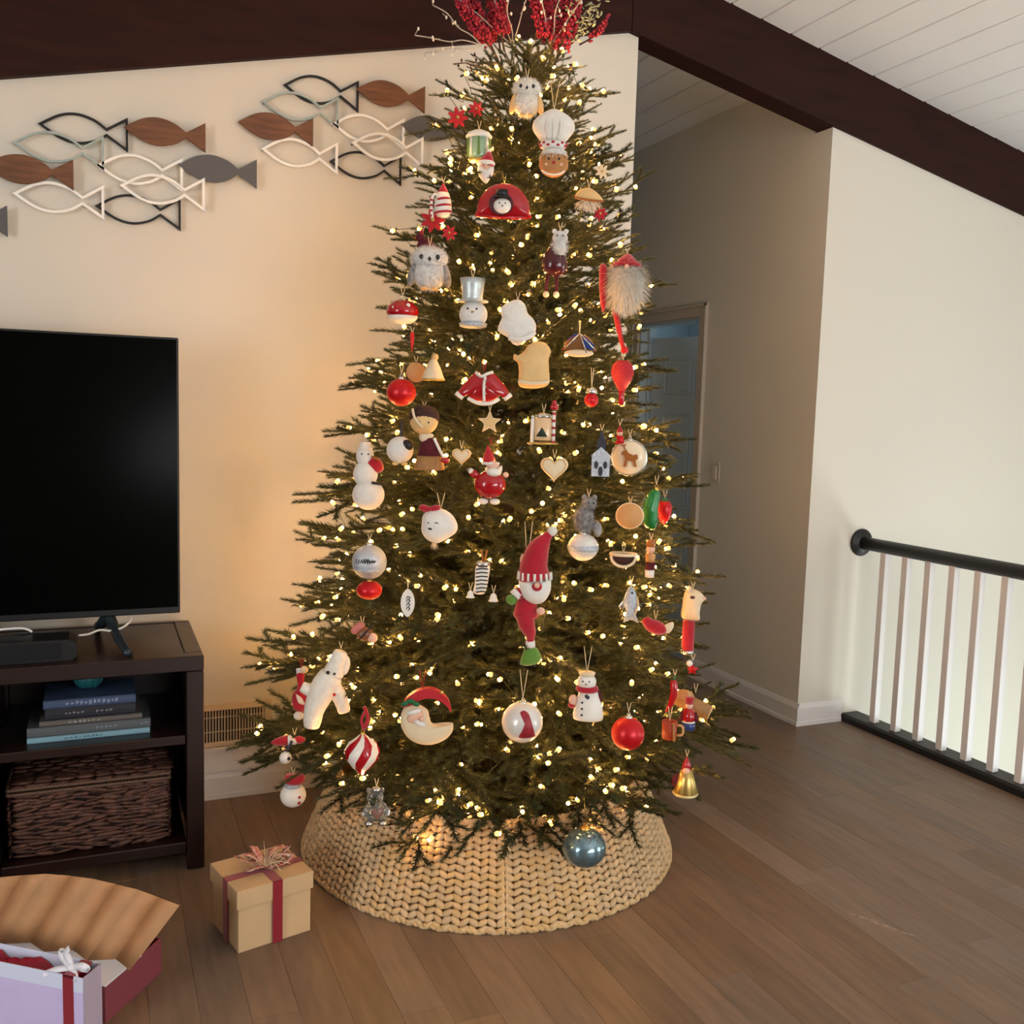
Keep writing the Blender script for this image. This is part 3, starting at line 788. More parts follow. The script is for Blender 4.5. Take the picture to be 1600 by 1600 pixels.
class Orn:
    def __init__(s, name, label, px, py, fr=1.0, out=0.0, turn=0, group=None):
        p, t = tree_pt(px, py, fr)
        t -= out; p = CAM+ray(px, py)*t
        s.k = t/FPX
        s.r = empty(name, p, -math.atan2(p.x, p.y)+math.radians(turn), label=label, cat='ornament', group=group or 'ornaments hanging on the tree')
        s.rn = random.Random(int(px*13+py)); ORN.append(s); s.made = {}
    def p(s, name, mb, m, parent=None, label=None):
        for kids, hosts in SUBS:
            if parent is None and name in kids:
                for h_ in hosts:
                    if h_ in s.made: parent = s.made[h_]; break
        o_ = mb.build(name, m, parent or s.r, scale=s.k, label=label)
        if o_.parent == s.r: s.made[name] = o_
        return o_
    def cord(s, z0, h=16, x0=0, dx=3, y=0, m=None, r=.55):
        mb = MB().tube([(x0, y, z0), (x0-dx, y+4, z0+h)], r, 5); mb.tube([(x0, y, z0), (x0+dx, y+4, z0+h)], r, 5)
        s.p('hanging_cord', mb, m or CORD)
    def cap(s, z, r=6, h=5, m=None, x=0, y=0):
        mb = MB().lathe([(r, z), (r*1.05, z+h*.15), (r*.95, z+h*.8), (r*.4, z+h), (0, z+h)], c=(x, y, 0), seg=16)
        s.p('cap', mb, m or SILV)
        lp = MB().tube([(x+2.2*math.cos(a), y, z+h+1.6+2.2*math.sin(a)) for a in [2*pi*i/12 for i in range(12)]], .5, 5, True)
        s.p('loop', lp, m or SILV)
CORD = mat('cream_cord', (214, 196, 160), .8)
RCORD = mat('red_cord', (170, 24, 30), .7)
SILV = mat('silver_cap', (200, 198, 192), .25, 1)
GOLDC = mat('gold_cap', (205, 165, 90), .25, 1)
REDG = mat('red_gloss_glass', (168, 10, 22), .12, coat=.6)
REDM = mat('red_satin_glass', (196, 14, 24), .32, metal=.25)
REDF = mat('red_felt', (172, 16, 36), .95, var=.12, vscale=60, bump=.3, bscale=300, sheen=.4)
REDGL = mat('red_glitter', (176, 16, 32), .3, metal=.4, rgb2=(224, 60, 70), vscale=400, bump=.6, bscale=500)
BURG = mat('burgundy_knit', (88, 18, 30), .85, var=.25, vscale=120, bump=.4, bscale=240)
DBURG = mat('dark_burgundy_gloss', (70, 16, 22), .2, coat=.4)
WHC = mat('white_ceramic', (232, 224, 212), .35)
WHM = mat('white_felt', (228, 222, 212), .9, var=.04, vscale=60, bump=.25, bscale=200, sheen=.3)
PEARL = mat('pearl_glass', (222, 216, 208), .25, metal=.15, coat=.3)
FURW = mat('white_fur', (232, 222, 206), .9, var=.08, vscale=90)
FURG = mat('grey_white_fur', (198, 194, 190), .95, rgb2=(224, 220, 214), vscale=70)
FURD = mat('grey_fur', (118, 112, 110), .95, rgb2=(168, 162, 158), vscale=80)
CRM = mat('cream_clay', (226, 204, 168), .6, var=.04, vscale=50)
TAN = mat('tan_clay', (222, 182, 122), .6, var=.06, vscale=40)
GING = mat('gingerbread', (176, 122, 72), .8, var=.1, vscale=60)
ORW = mat('orange_wood', (206, 150, 92), .6, var=.1, vscale=30)
WOODB = mat('carved_wood', (158, 112, 64), .6, var=.2, vscale=40, stretch=(3, 3, .8))
DKB = mat('dark_brown_hair', (62, 32, 24), .8, var=.2, vscale=80)
BLK = mat('black_paint', (20, 19, 20), .4)
CHARC = mat('charcoal_felt', (58, 58, 66), .9)
SILVG = mat('silver_frost_glass', (190, 194, 200), .3, metal=.35, bump=.3, bscale=200)
SILVB = mat('silver_blue_glitter', (150, 158, 168), .35, metal=.4, rgb2=(206, 210, 216), vscale=250, bump=.4, bscale=300)
BLUEM = mat('dusty_blue_mercury_glass', (104, 136, 150), .16, metal=.75, rgb2=(140, 164, 172), vscale=30)
GRNG = mat('green_glitter_glass', (12, 116, 44), .15, metal=.3, coat=.5, bump=.3, bscale=300)
GRNF = mat('green_felt', (92, 132, 44), .85, sheen=.3)
HOLLY = mat('holly_green', (30, 96, 52), .6)
GLS = mat('clear_glass', (235, 240, 240), .04, trans=.92, ior=1.3)
AMB = mat('amber_brown', (158, 92, 34), .35)
BLUES = mat('cobalt_blue', (38, 62, 124), .2, coat=.4)
GOLD = mat('antique_gold', (196, 166, 96), .3, .85)
PINK = mat('skin_pink', (226, 178, 152), .7)
TIN = mat('galvanised_tin', (176, 184, 184), .4, .5, rgb2=(206, 212, 210), vscale=60)
def rotY(a): return Matrix.Rotation(math.radians(a), 3, 'Y')
def eyes(o, x, z, y, r=2.2, sp=8, m=None, name='eye'):
    for s_ in (-1, 1): o.p(name, MB().ell((x+s_*sp, y, z), (r, r*.8, r), 10, 8), m or BLK)
def plain_ball(name, label, px, py, r, m, capm=None, fr=1.0, out=.0, sq=1.0):
    o = Orn(name, label, px, py, fr, out)
    o.p('globe', MB().ell((0, 0, 0), (r, r, r*sq), 32, 20), m); o.cap(r*sq-1.5, r*.24, r*.2, capm); o.cord(r*sq+r*.2+3, 14)
    return o

# owls
def owl(px, py, w, h, label, bodym, fr=1.0):
    o = Orn('owl_ornament', label, px, py, fr)
    o.p('body', MB().ell((0, 0, -h*.16), (w*.44, w*.38, h*.38), 24, 14), bodym)
    hd = o.p('head', MB().ell((0, -1, h*.2), (w*.46, w*.40, h*.3), 24, 14), bodym)
    f = MB().fuzz((0, -1, h*.2), (w*.45, w*.39, h*.29), 900, w*.09, .5, o.rn); f.fuzz((0, 0, -h*.16), (w*.43, w*.37, h*.37), 900, w*.1, .5, o.rn, droop=.8)
    o.p('fluff', f, FURG)
    for s_ in (-1, 1): o.p('wing', MB().ell((s_*w*.42, 0, -h*.18), (w*.12, w*.25, h*.3), 14, 10, rotY(-s_*14)), TAN if bodym is FURW else FURD)
    for s_ in (-1, 1): o.p('eye', MB().ell((s_*w*.2, -w*.37, h*.2), (w*.055, w*.05, w*.065), 10, 8), BLK)
    o.p('beak', MB().lathe([(0, -h*.07), (w*.045, 0), (0, h*.06)], c=(0, -w*.42, h*.15), seg=8), BLK)
    for s_ in (-1, 1): o.p('foot', MB().ell((s_*w*.14, -w*.2, -h*.53), (w*.09, w*.14, h*.05), 10, 6), TAN)
    o.cord(h*.48, 18)
owl(823, 152, 48, 56, 'small pale fluffy owl ornament highest on the tree', FURW, 1.02)
owl(671, 418, 62, 64, 'larger grey fluffy owl ornament at the left tree edge', FURG, 1.02)

# gingerbread chef
o = Orn('chef_ornament', 'gingerbread face ornament in a puffy white chef hat', 864, 230, 1.03)
hat = spline([(-14, 6), (-26, 16), (-33, 28), (-30, 40), (-18, 50), (0, 57), (18, 50), (30, 40), (33, 28), (26, 16), (14, 6)], 5)
o.p('chef_hat', MB().puff(hat, 19), WHM)
for xx, bz in ((-10, 44), (0, 48), (10, 44)): o.p('hat_fold', MB().tube(spline([(xx*.7, -13, 8), (xx*1.1, -20, 26), (xx*.8, -14, bz)], 5, False), [1.4]*11, 6), WHM)
bnd = MB().lathe([(18, -3), (20, 0), (20, 5), (18, 8)], seg=24, sy=.7); o.p('hat_band', bnd, WHM)
ck = MB()
for i in range(16):
    a = 2*pi*i/16
    for kz in range(2):
        if (i+kz) % 2: ck.ell((19.8*math.cos(a), 13.9*math.sin(a), .5+kz*4), (3.2, 2.2, 2.0), 6, 4)
o.p('gingham_check', ck, REDF)
o.p('head', MB().ell((2, -1, -26), (23, 15, 20), 24, 16), GING)
o.p('icing_hair', MB().fuzz((2, -1, -12), (21, 14, 9), 260, 5, 1.2, o.rn, droop=.9).ell((2, -1, -9), (20, 13, 7), 16, 8), WHM)
for s_ in (-1, 1): o.p('eye', MB().ell((2+s_*8, -14.5, -21), (1.8, 1.2, 2.2), 8, 6), BLK); o.p('cheek', MB().ell((2+s_*11, -13, -29), (3.2, 1.5, 2.6), 10, 6), PINK)
o.p('nose', MB().ell((2, -16, -27), (2.6, 2, 2.6), 10, 8), REDF)
o.p('icing_trim', MB().tube(spline([(-16, -9, -38), (-8, -13, -43), (2, -14, -45), (12, -13, -43), (19, -9, -38)], 4, False), 1.6, 6), WHC)
o.cord(56, 44, dx=7)

# red dome with snowman
o = Orn('dome_ornament', 'glossy red arched house ornament with a snowman in black hat', 787, 316, 1.03)
dome = [(-38, -25), (-42, -14), (-38, 4), (-26, 20), (-8, 28), (10, 28), (26, 20), (38, 4), (42, -14), (38, -25)]
o.p('shell', MB().puff(spline(dome, 4), 15), REDG)
o.p('doorway', MB().prism(circ(-4, -6, 19, 20, 17), -17, -12), DBURG)
o.p('snowman_face', MB().ell((-2, -15, -9), (14, 9, 12), 18, 12), WHC)
o.p('hat_brim', MB().lathe([(13, 0), (13, 2.5), (0, 2.5)], c=(-3, -15, 2), seg=18), BLK)
o.p('hat_crown', MB().lathe([(8.5, 0), (9.5, 11), (0, 11)], c=(-3, -15, 4), seg=18), BLK)
for s_ in (-1, 1): o.p('eye', MB().ell((-2+s_*4.5, -23, -6), (1.3, 1, 1.3), 8, 6), BLK)
o.p('carrot_nose', MB().lathe([(1.8, 0), (0, 7)], c=(-2, -23, -10), rot=Matrix.Rotation(pi/2, 3, 'X'), seg=8), AMB)
o.p('base', MB().tube([(-36, -8, -24), (0, -12, -25), (36, -8, -24)], 2.2, 6), REDG)
o.cord(28, 16, m=GOLDC)

# brown bear in coat with dangling legs
o = Orn('bear_ornament', 'grey bear in dark burgundy coat with dangling legs, right of centre', 868, 404, 1.03)
o.p('coat', MB().lathe([(0, 22), (8, 20), (15, 10), (20, -4), (20, -16), (13, -25), (0, -28)], c=(-1, 0, 0), seg=24, sy=.8), DBURG)
o.p('head', MB().ell((6, -4, 30), (12, 11, 12), 18, 12), FURG)
o.p('beard', MB().ell((6, -9, 16), (10, 8, 14), 16, 10).fuzz((6, -8, 18), (11, 10, 16), 350, 6, .7, o.rn), FURG)
for s_ in (-1, 1): o.p('ear', MB().ell((6+s_*9, -3, 41), (4, 3, 4), 10, 8), FURG); o.p('eye', MB().ell((6+s_*4.5, -14, 33), 1.3, 8, 6), BLK)
for s_ in (-1, 1):
    o.p('leg', MB().tube([(-4+s_*7, 0, -25), (-5+s_*8, -1, -42), (-5+s_*8, -2, -52)], 2.6, 8), BURG)
    o.p('boot', MB().ell((-5+s_*8, -5, -56), (5, 7, 5), 12, 8), CRM)
o.cord(42, 14, x0=6)

# scallop shell
o = Orn('shell_ornament', 'orange tan scalloped shell ornament near the upper right edge', 920, 310, 1.0)
sh_ = spline([(-22, 2), (-14, 13), (0, 16), (14, 8), (23, -4), (12, -6), (0, -4), (-14, -2)], 4)
o.p('shell', MB().puff(sh_, 8), TAN); o.p('shell_lip', MB().tube(spline([(-22, -5, 1), (-8, -8, -3), (8, -8, -5), (23, -5, -5)], 4, False), 1.8, 6), AMB)
o.p('fringe', MB().fuzz((0, 0, -8), (18, 6, 6), 200, 9, 1, o.rn, droop=1.2), FURW); o.cord(15, 14)

# small red poinsettia clusters
def flower(px, py, r, label, m=REDGL):
    o = Orn('flower_ornament', label, px, py, 1.0)
    for i in range(7):
        a = 2*pi*i/7; c_, s_ = math.cos(a), math.sin(a)
        out = spline([(0, 0), (r*.5*c_-r*.22*s_, r*.5*s_+r*.22*c_), (r*c_, r*s_), (r*.5*c_+r*.22*s_, r*.5*s_-r*.22*c_)], 3)
        o.p('petal', MB().puff([(x, z) for x, z in out], r*.08), m)
    o.p('centre', MB().ell((0, -r*.15, 0), r*.17, 10, 8), GOLD); o.p('wire_stem', MB().tube([(0, 0, 0), (r*.2, r*.8, -r*.8)], r*.06, 5), SOCK)
flower(715, 184, 17, 'red poinsettia ornament at the upper left tree edge'); flower(744, 170, 13, 'small red poinsettia ornament just left of the highest owl')
flower(941, 268, 12, 'cream flower ornament at the upper right tree edge', CRM); flower(702, 364, 13, 'small red flower ornament above the larger owl')
flower(938, 334, 12, 'dark red flower ornament under the scalloped shell', REDF)

# green striped lantern
o = Orn('lantern_ornament', 'green and white striped glass lantern ornament at upper left', 748, 228, 1.02)
o.p('lid', MB().lathe([(20, 12), (21, 14), (16, 20), (6, 24), (0, 25)], seg=24, sy=.8), WHC)
o.p('glass_body', MB().lathe([(14, -20), (16, -16), (17, 11), (0, 11)], seg=24, sy=.8), mat('pale_green_glass', (150, 178, 140), .15, coat=.4))
for i in range(8):
    a = 2*pi*i/8; o.p('stripe', MB().tube([(16.6*math.cos(a), 13.4*math.sin(a), -16), (17.3*math.cos(a), 13.9*math.sin(a), 11)], 1.6, 5), WHC if i % 2 else GRNF)
o.p('base', MB().lathe([(15, -24), (16, -20), (0, -20)], seg=24, sy=.8), GOLD); o.cord(25, 14)

# little santa face
def santa_face(px, py, w, h, label, fr=1.0):
    o = Orn('santa_ornament', label, px, py, fr)
    o.p('face', MB().ell((0, 0, 0), (w*.3, w*.26, h*.2), 16, 10), PINK)
    o.p('hat', MB().lathe([(w*.36, h*.08), (w*.34, h*.2), (w*.2, h*.4), (w*.06, h*.55), (0, h*.56)], seg=18, rot=rotY(12)), REDF)
    o.p('hat_trim', MB().lathe([(w*.36, h*.06), (w*.42, h*.1), (w*.42, h*.16), (w*.36, h*.2)], seg=18), WHM)
    o.p('pompom', MB().ell((w*.14, 0, h*.55), w*.1, 10, 8), WHM)
    bd = spline([(-w*.34, h*.05), (-w*.36, -h*.2), (-w*.16, -h*.42), (w*.04, -h*.52), (w*.2, -h*.38), (w*.36, -h*.18), (w*.34, h*.05), (0, -h*.06)], 4)
    o.p('beard', MB().puff(bd, w*.28), WHM); o.p('nose', MB().ell((0, -w*.3, -h*.02), w*.07, 8, 6), PINK)
    for s_ in (-1, 1): o.p('eye', MB().ell((s_*w*.11, -w*.25, h*.05), w*.035, 8, 6), BLK)
    o.cord(h*.55, 12)
    return o
santa_face(759, 262, 34, 46, 'small santa face ornament below the striped lantern')

# striped mouse and candy pieces at the left
o = Orn('candy_gnome_ornament', 'red and white candy striped gnome ornament at the left tree edge', 692, 320, 1.02)
o.p('body', MB().lathe([(0, 22), (9, 18), (13, 6), (14, -8), (9, -18), (0, -20)], seg=20), WHC)
for k in range(3): o.p('stripe', MB().tube([(13.5*math.cos(a)*(1-.12*k), 13.5*math.sin(a), -10+k*10+a*1.6) for a in [-pi+2*pi*i/20 for i in range(21)]], 2.0, 5), REDF)
o.p('cane', MB().tube(spline([(-16, -4, -22), (-18, -4, 2), (-14, -4, 14), (-7, -4, 12)], 5, False), 2.4, 8), WHC)
for k in range(4): o.p('cane_stripe', MB().tube([(-18, -4, -20+k*8), (-17.5, -4, -17+k*8)], 2.8, 8), REDF)
o.p('hat', MB().lathe([(9, 16), (7, 22), (0, 34)], seg=16), REDF); o.cord(34, 10)
flower(676, 344, 20, 'large red poinsettia ornament under the candy striped gnome')
o = Orn('cardinal_ornament', 'dark red bird ornament perched behind the larger owl', 664, 382, .99)
o.p('body', MB().ell((0, 0, 0), (13, 10, 9), 16, 10, rotY(-20)), BURG); o.p('head', MB().ell((-8, -2, 10), 7, 12, 8), BURG)
o.p('crest', MB().lathe([(5, 0), (0, 12)], c=(-7, -2, 13), seg=8, rot=rotY(15)), REDF); o.p('tail', MB().ell((15, 2, -4), (12, 4, 2.5), 10, 6, rotY(15)), REDF); o.p('beak', MB().lathe([(2, 0), (0, 5)], c=(-14, -3, 9), rot=rotY(-90), seg=6), AMB); o.cord(18, 10, x0=-4)

# tin hat snowman
o = Orn('snowman_ornament', 'snowman head ornament wearing a tall tin top hat', 738, 472, 1.03)
o.p('hat_crown', MB().lathe([(17, 0), (16, 8), (18, 26), (20, 36), (0, 36)], seg=24), TIN)
o.p('hat_brim', MB().lathe([(16, -1), (25, 0), (25, 2), (16, 3)], seg=24), TIN)
o.p('head', MB().ell((2, 0, -19), (22, 20, 21), 24, 16), WHM)
o.p('scarf', MB().lathe([(14, -40), (21, -38), (22, -33), (17, -30)], c=(2, 0, 0), seg=20), SILVB)
for s_ in (-1, 1): o.p('eye', MB().ell((s_*7, -19, -12), 1.6, 8, 6), BLK)
o.p('carrot_nose', MB().lathe([(2.2, 0), (0, 9)], c=(0, -19, -17), rot=Matrix.Rotation(pi/2, 3, 'X') @ Matrix.Rotation(.4, 3, 'Y'), seg=8), TAN)
o.cord(36, 14)

# white and tan mittens
mit = [(-12, 33), (2, 36), (12, 28), (16, 16), (26, 6), (30, -6), (26, -18), (14, -26), (4, -34), (-6, -32), (-12, -24), (-22, -18), (-30, -12), (-28, -2), (-24, 8), (-26, 22)]
o = Orn('mitten_ornament', 'plump white felt mitten ornament hanging in the upper middle', 808, 505, 1.03)
o.p('mitten', MB().puff(spline(mit, 4), 14), WHM); o.p('cuff', MB().tube(spline([(-12, -12, -24), (4, -15, -26), (18, -13, -22), (27, -7, -14)], 4, False), 4, 8), WHM); o.cord(34, 14)
mit2 = [(-22, 14), (-28, 16), (-29, 8), (-22, 2), (-20, -10), (-20, -24), (-18, -34), (0, -37), (20, -34), (28, -26), (27, -6), (26, 10), (29, 22), (20, 34), (6, 36), (-6, 30), (-12, 22)]
o = Orn('mitten_ornament', 'tan glowing clay mitten ornament just below the white one', 831, 570, 1.03)
o.p('mitten', MB().puff(spline(mit2, 4), 13), TAN); o.p('cuff', MB().tube(spline([(-20, -8, -26), (0, -12, -29), (27, -8, -26)], 5, False), 3, 8), CRM); o.cord(34, 12)

# red mushroom bauble
o = Orn('mushroom_ornament', 'glossy red and white mushroom cap ornament at the left edge', 629, 489, 1.03)
o.p('cap_dome', MB().lathe([(23, -5), (26, 0), (24, 9), (15, 17), (6, 20), (0, 20)], seg=28), REDG)
o.p('underside', MB().lathe([(0, -18), (14, -16), (22, -10), (24, -5), (0, -5)], seg=28), WHC)
for a, z, r in ((-2.2, 6, 3), (-1.2, 10, 3.4), (-.6, 3, 2.6)): o.p('spot', MB().ell((23*math.cos(a), 23*math.sin(a), z), (r, r*.5, r), 10, 6), WHC)
o.cap(19, 4, 4); o.cord(26, 12)
o = Orn('icicle_ornament', 'thin red ribbon icicle ornament below the mushroom', 644, 535, 1.0)
o.p('icicle', MB().lathe([(3.5, 12), (3.0, 2), (1.6, -8), (0, -16)], seg=10), REDM); o.p('tip_bead', MB().ell((0, 0, 13), 3.2, 10, 8), REDM); o.cord(14, 10)
# gold bell
o = Orn('bell_ornament', 'cream and gold cone shaped angel bell at the left', 677, 576, 1.02)
o.p('skirt', MB().lathe([(18, -18), (17.5, -15), (11, 2), (5, 14), (0, 15)], seg=24), CRM); o.p('head', MB().ell((2, 0, 18), 6, 12, 8), TAN); o.p('hem', MB().lathe([(17.8, -18.5), (19, -17), (17.2, -15)], seg=24), GOLD); o.cord(23, 10)
o = Orn('wood_chip_ornament', 'orange brown wood slice ornament beside the cream bell', 650, 582, .98)
o.p('slice', MB().lathe([(15, -3), (16, 0), (15, 3), (0, 3)], rot=Matrix.Rotation(pi/2, 3, 'X'), seg=20), ORW); o.p('bark_ring', MB().tube([(15.6*math.cos(a), 0, 15.6*math.sin(a)) for a in [2*pi*i/24 for i in range(24)]], 1.8, 5, True), BARK); o.cord(15, 10)
o = plain_ball('bauble', 'satin red squat bauble at the left tree edge under the cream bell', 627, 613, 23, REDM, out=.02, sq=.93)
# santa jacket
o = Orn('santa_jacket_ornament', 'glossy red santa jacket ornament with white trim in the middle', 756, 603, 1.03)
jk = spline([(-12, 22), (-30, 4), (-42, -14), (-34, -20), (-24, -10), (-22, -20), (0, -27), (22, -20), (26, -8), (36, -20), (42, -12), (28, 8), (12, 22), (0, 17)], 4)
o.p('jacket', MB().puff(jk, 14, c=(0, 0)), REDG)
o.p('collar', MB().tube(spline([(-13, -8, 20), (-4, -14, 14), (4, -14, 18), (13, -8, 21)], 4, False), 2.6, 6), WHC)
o.p('hem_trim', MB().tube(spline([(-24, -8, -20), (-8, -14, -27), (10, -14, -27), (24, -8, -20)], 5, False), 3.0, 8), WHC)
o.p('front_trim', MB().tube(spline([(2, -13, 14), (0, -16, 0), (1, -15, -24)], 5, False), 2.2, 8), WHC)
for s_ in (-1, 1): o.p('cuff', MB().tube([(s_*32, -6, -20), (s_*43, -5, -12)], 3.6, 8), WHC)
for z in (8, -2, -12): o.p('button', MB().ell((3, -17.5, z), 1.6, 8, 6), SILV)
o.cord(22, 14, m=RCORD)
# nativity half dome
o = Orn('nativity_ornament', 'blue and brown stained glass half dome ornament at right', 905, 540, 1.03)
hd_ = circ(0, -8, 25, 18, 26, 0, pi)
o.p('backing', MB().puff(spline(hd_, 2), 9), mat('glossy_brown_glass', (128, 84, 48), .12, coat=.5))
o.p('blue_pane', MB().prism([(4, 16), (24, 0), (22, -8), (10, -4)], -11, -8), BLUES); o.p('blue_pane', MB().prism([(-2, 17), (-20, 6), (-16, 10), (-6, 18)], -11, -8), BLUES)
for q in ([(0, 18), (-22, -6)], [(0, 18), (12, -12)], [(0, 18), (24, -6)]): o.p('lead_line', MB().tube([(a, -11, b) for a, b in q], 1.1, 6), SILV)
o.p('base', MB().ell((0, -4, -12), (23, 9, 6), 18, 8), CRM); o.cord(17, 22, dx=1)
# furry bearded gnome at right
o = Orn('gnome_ornament', 'gnome ornament with long white furry beard and red hat', 976, 446, 1.0)
o.p('beard', MB().ell((2, 0, 0), (28, 22, 34), 20, 14).fuzz((2, 0, 0), (29, 23, 35), 2600, 17, .7, o.rn, droop=.9), FURW)
o.p('hat', MB().lathe([(19, 32), (15, 38), (8, 45), (0, 50)], seg=18, rot=rotY(4)), REDF)
o.p('hat_brim', MB().tube([(20*math.cos(a)+2, 17*math.sin(a), 31) for a in [2*pi*i/20 for i in range(20)]], 3.5, 6, True), REDF)
o.p('red_sleeve', MB().puff(spline([(-40, 28), (-30, 30), (-26, 10), (-26, -20), (-32, -42), (-38, -20)], 4), 10), REDF)
o.p('nose', MB().ell((2, -22, 26), 3.6, 10, 8), PINK)
o.p('leg', MB().tube(spline([(-14, 4, -38), (-8, 2, -60), (-2, 2, -84), (2, 2, -96)], 5, False), [4.5]*8+[3.6]*8, 8), REDGL)
o.p('boot', MB().ell((4, -2, -100), (6, 8, 6), 12, 8), REDM); o.cord(49, 10, x0=2)
# red glitter balloon
o = Orn('balloon_ornament', 'red glitter hot air balloon ornament with clear stem at right', 972, 597, 1.02)
o.p('envelope', MB().lathe([(0, 34), (9, 33), (16, 26), (18, 14), (14, 2), (7, -10), (5, -14), (0, -14)], seg=24), REDGL)
o.p('stem', MB().lathe([(5, -14), (4, -22), (5, -34), (3, -36), (0, -36)], seg=14), REDG); o.cord(34, 12)
o = Orn('bauble', 'tiny red bauble with large silver crown cap at right', 924, 622, 1.0)
o.p('globe', MB().ell((0, 0, -3), 11, 20, 12), REDM); o.p('crown_cap', MB().lathe([(7, 6), (9, 8), (8, 14), (3, 17), (0, 17)], seg=12), SILV); o.cord(17, 30, dx=2)

# gingerbread girl
o = Orn('doll_ornament', 'wooden doll ornament with brown bonnet and burgundy knit dress', 668, 690, 1.03)
o.p('head', MB().ell((-6, 0, 32), (22, 18, 21), 22, 14), TAN)
o.p('hair', MB().ell((-6, 3, 37), (24, 20, 20), 20, 12), DKB); o.p('fringe', MB().puff(spline([(-24, 46), (-10, 52), (8, 50), (14, 38), (4, 34), (-8, 40), (-18, 34)], 3), 17, c=(-6, 42)), DKB)
o.p('bonnet_ribbon', MB().tube(spline([(-24, -12, 50), (-20, -18, 36), (-8, -17, 22)], 5, False), 2.2, 6), CRM)
for s_ in (-1, 1): o.p('eye', MB().ell((-6+s_*7, -17, 30), 1.5, 8, 6), BLK)
o.p('collar', MB().puff(spline([(-12, 12), (0, 14), (10, 10), (2, 0), (-4, -2), (-12, 2)], 3), 7), CRM)
o.p('dress', MB().lathe([(9, 6), (15, -4), (20, -22), (0, -22)], c=(4, 0, 0), seg=24, sy=.75), BURG)
o.p('skirt', MB().lathe([(19, -20), (24, -42), (23, -44), (0, -44)], c=(4, 0, 0), seg=24, sy=.75), WOODB)
o.p('candy_arm', MB().tube(spline([(10, -10, 6), (20, -13, -14), (28, -12, -26)], 4, False), 2.4, 8), WHC); o.p('red_mitten', MB().ell((28, -12, -28), (7, 5, 5), 12, 8), REDG)
o.cord(54, 8, x0=-6)
# round penguin
o = Orn('penguin_ornament', 'round white snowball penguin ornament with a black patch', 625, 703, 1.02)
o.p('body', MB().ell((0, 0, 0), (21, 20, 21), 26, 16), WHM); o.p('black_patch', MB().ell((11, -11, 8), (10, 8, 9), 14, 10), BLK); o.p('hanging_strap', MB().tube([(2, 0, 20), (2, 2, 46)], 2.2, 6), CHARC)
for s_ in (-1, 1): o.p('foot', MB().ell((s_*7, -7, -21), (5, 6, 3), 10, 6), TAN)
# tall snowman at the left edge
o = Orn('snowman_ornament', 'tall white stacked snowball snowman hanging at the left tree edge', 575, 745, 1.0)
o.p('lower_ball', MB().ell((1, 0, -28), (25, 23, 24), 24, 16), WHM); o.p('middle_ball', MB().ell((-4, 0, 4), (19, 18, 21), 22, 14), WHM); o.p('head', MB().ell((-5, 0, 32), (14, 13, 17), 20, 12), WHM)
o.p('scarf', MB().puff(spline([(-4, 26), (8, 32), (20, 26), (24, 12), (14, 6), (2, 12)], 4), 13), REDF); o.p('hat', MB().lathe([(11, 42), (12, 45), (9, 47), (9, 54), (0, 54)], c=(-5, 0, 0), seg=18), WHC)
o.p('black_belt', MB().tube([(6, -15, -8), (20, -10, -10), (28, -4, -12)], 2.4, 6), BLK)
for s_ in (-1, 1): o.p('eye', MB().ell((-5+s_*5, -12, 36), 1.4, 8, 6), BLK)
o.p('bow', MB().ell((10, -12, 30), (6, 4, 3), 10, 6, rotY(30)), AMB); o.cord(54, 10, x0=-5)
# red glass santa
o = Orn('santa_ornament', 'round glossy red glass santa ornament in the tree centre', 766, 745, 1.03)
o.p('body', MB().ell((0, 0, -12), (25, 21, 22), 26, 16), REDG); o.p('beard', MB().puff(spline([(-8, 14), (6, 12), (18, 18), (16, 2), (6, -6), (-4, 0)], 4), 14, c=(5, 6)).ell((5, -12, 8), (11, 8, 7), 12, 8), WHC)
o.p('face', MB().ell((3, -6, 18), (10, 9, 8), 14, 10), PINK); o.p('hat', MB().lathe([(12, 20), (9, 30), (4, 42), (0, 50)], seg=16, rot=rotY(-6)), REDGL); o.p('hat_trim', MB().tube([(12*math.cos(a), 10*math.sin(a)-2, 21) for a in [2*pi*i/16 for i in range(16)]], 2.6, 6, True), WHC)
o.p('arm', MB().ell((-25, -4, 4), (9, 6, 6), 12, 8, rotY(30)), REDG); o.p('glove', MB().ell((-30, -5, 8), 4.5, 10, 8), WHC); o.p('glove', MB().ell((24, -6, 4), 4.5, 10, 8), PINK)
for s_ in (-1, 1): o.p('boot', MB().ell((-1+s_*9, -8, -38), (8, 10, 5), 12, 8), WHC); o.p('leg', MB().tube([(-1+s_*8, 0, -30), (-1+s_*9, -3, -38)], 4, 8), BLK)
o.cord(50, 12, m=RCORD)
# glass house with candy poles
o = Orn('candy_house_ornament', 'clear glass lantern house ornament with a candy striped pole', 849, 668, 1.03)
o.p('glass_jar', MB().lathe([(17, -20), (18, -16), (18, 10), (13, 16), (0, 18)], seg=24, sy=.8), mat('peach_frosted_glass', (226, 186, 140), .2, coat=.4))
o.p('lid', MB().lathe([(14, 15), (14, 19), (6, 23), (0, 23)], seg=20, sy=.8), SILV)
for xx, top in ((16, 26), (-17, 16)):
    o.p('pole', MB().tube([(xx, -10, -26), (xx, -10, top)], 2.8, 8), WHC)
    if xx > 0:
        for k in range(5): o.p('pole_stripe', MB().tube([(xx, -10, -24+k*11), (xx, -10, -20+k*11)], 3.1, 8), REDG)
    else: o.p('pole_cap', MB().ell((xx, -10, top), 3.4, 8, 6), SILV)
o.p('bow', MB().ell((16, -12, 32), (7, 4, 5), 12, 8).ell((16, -13, 38), (4, 3, 5), 8, 6), REDG)
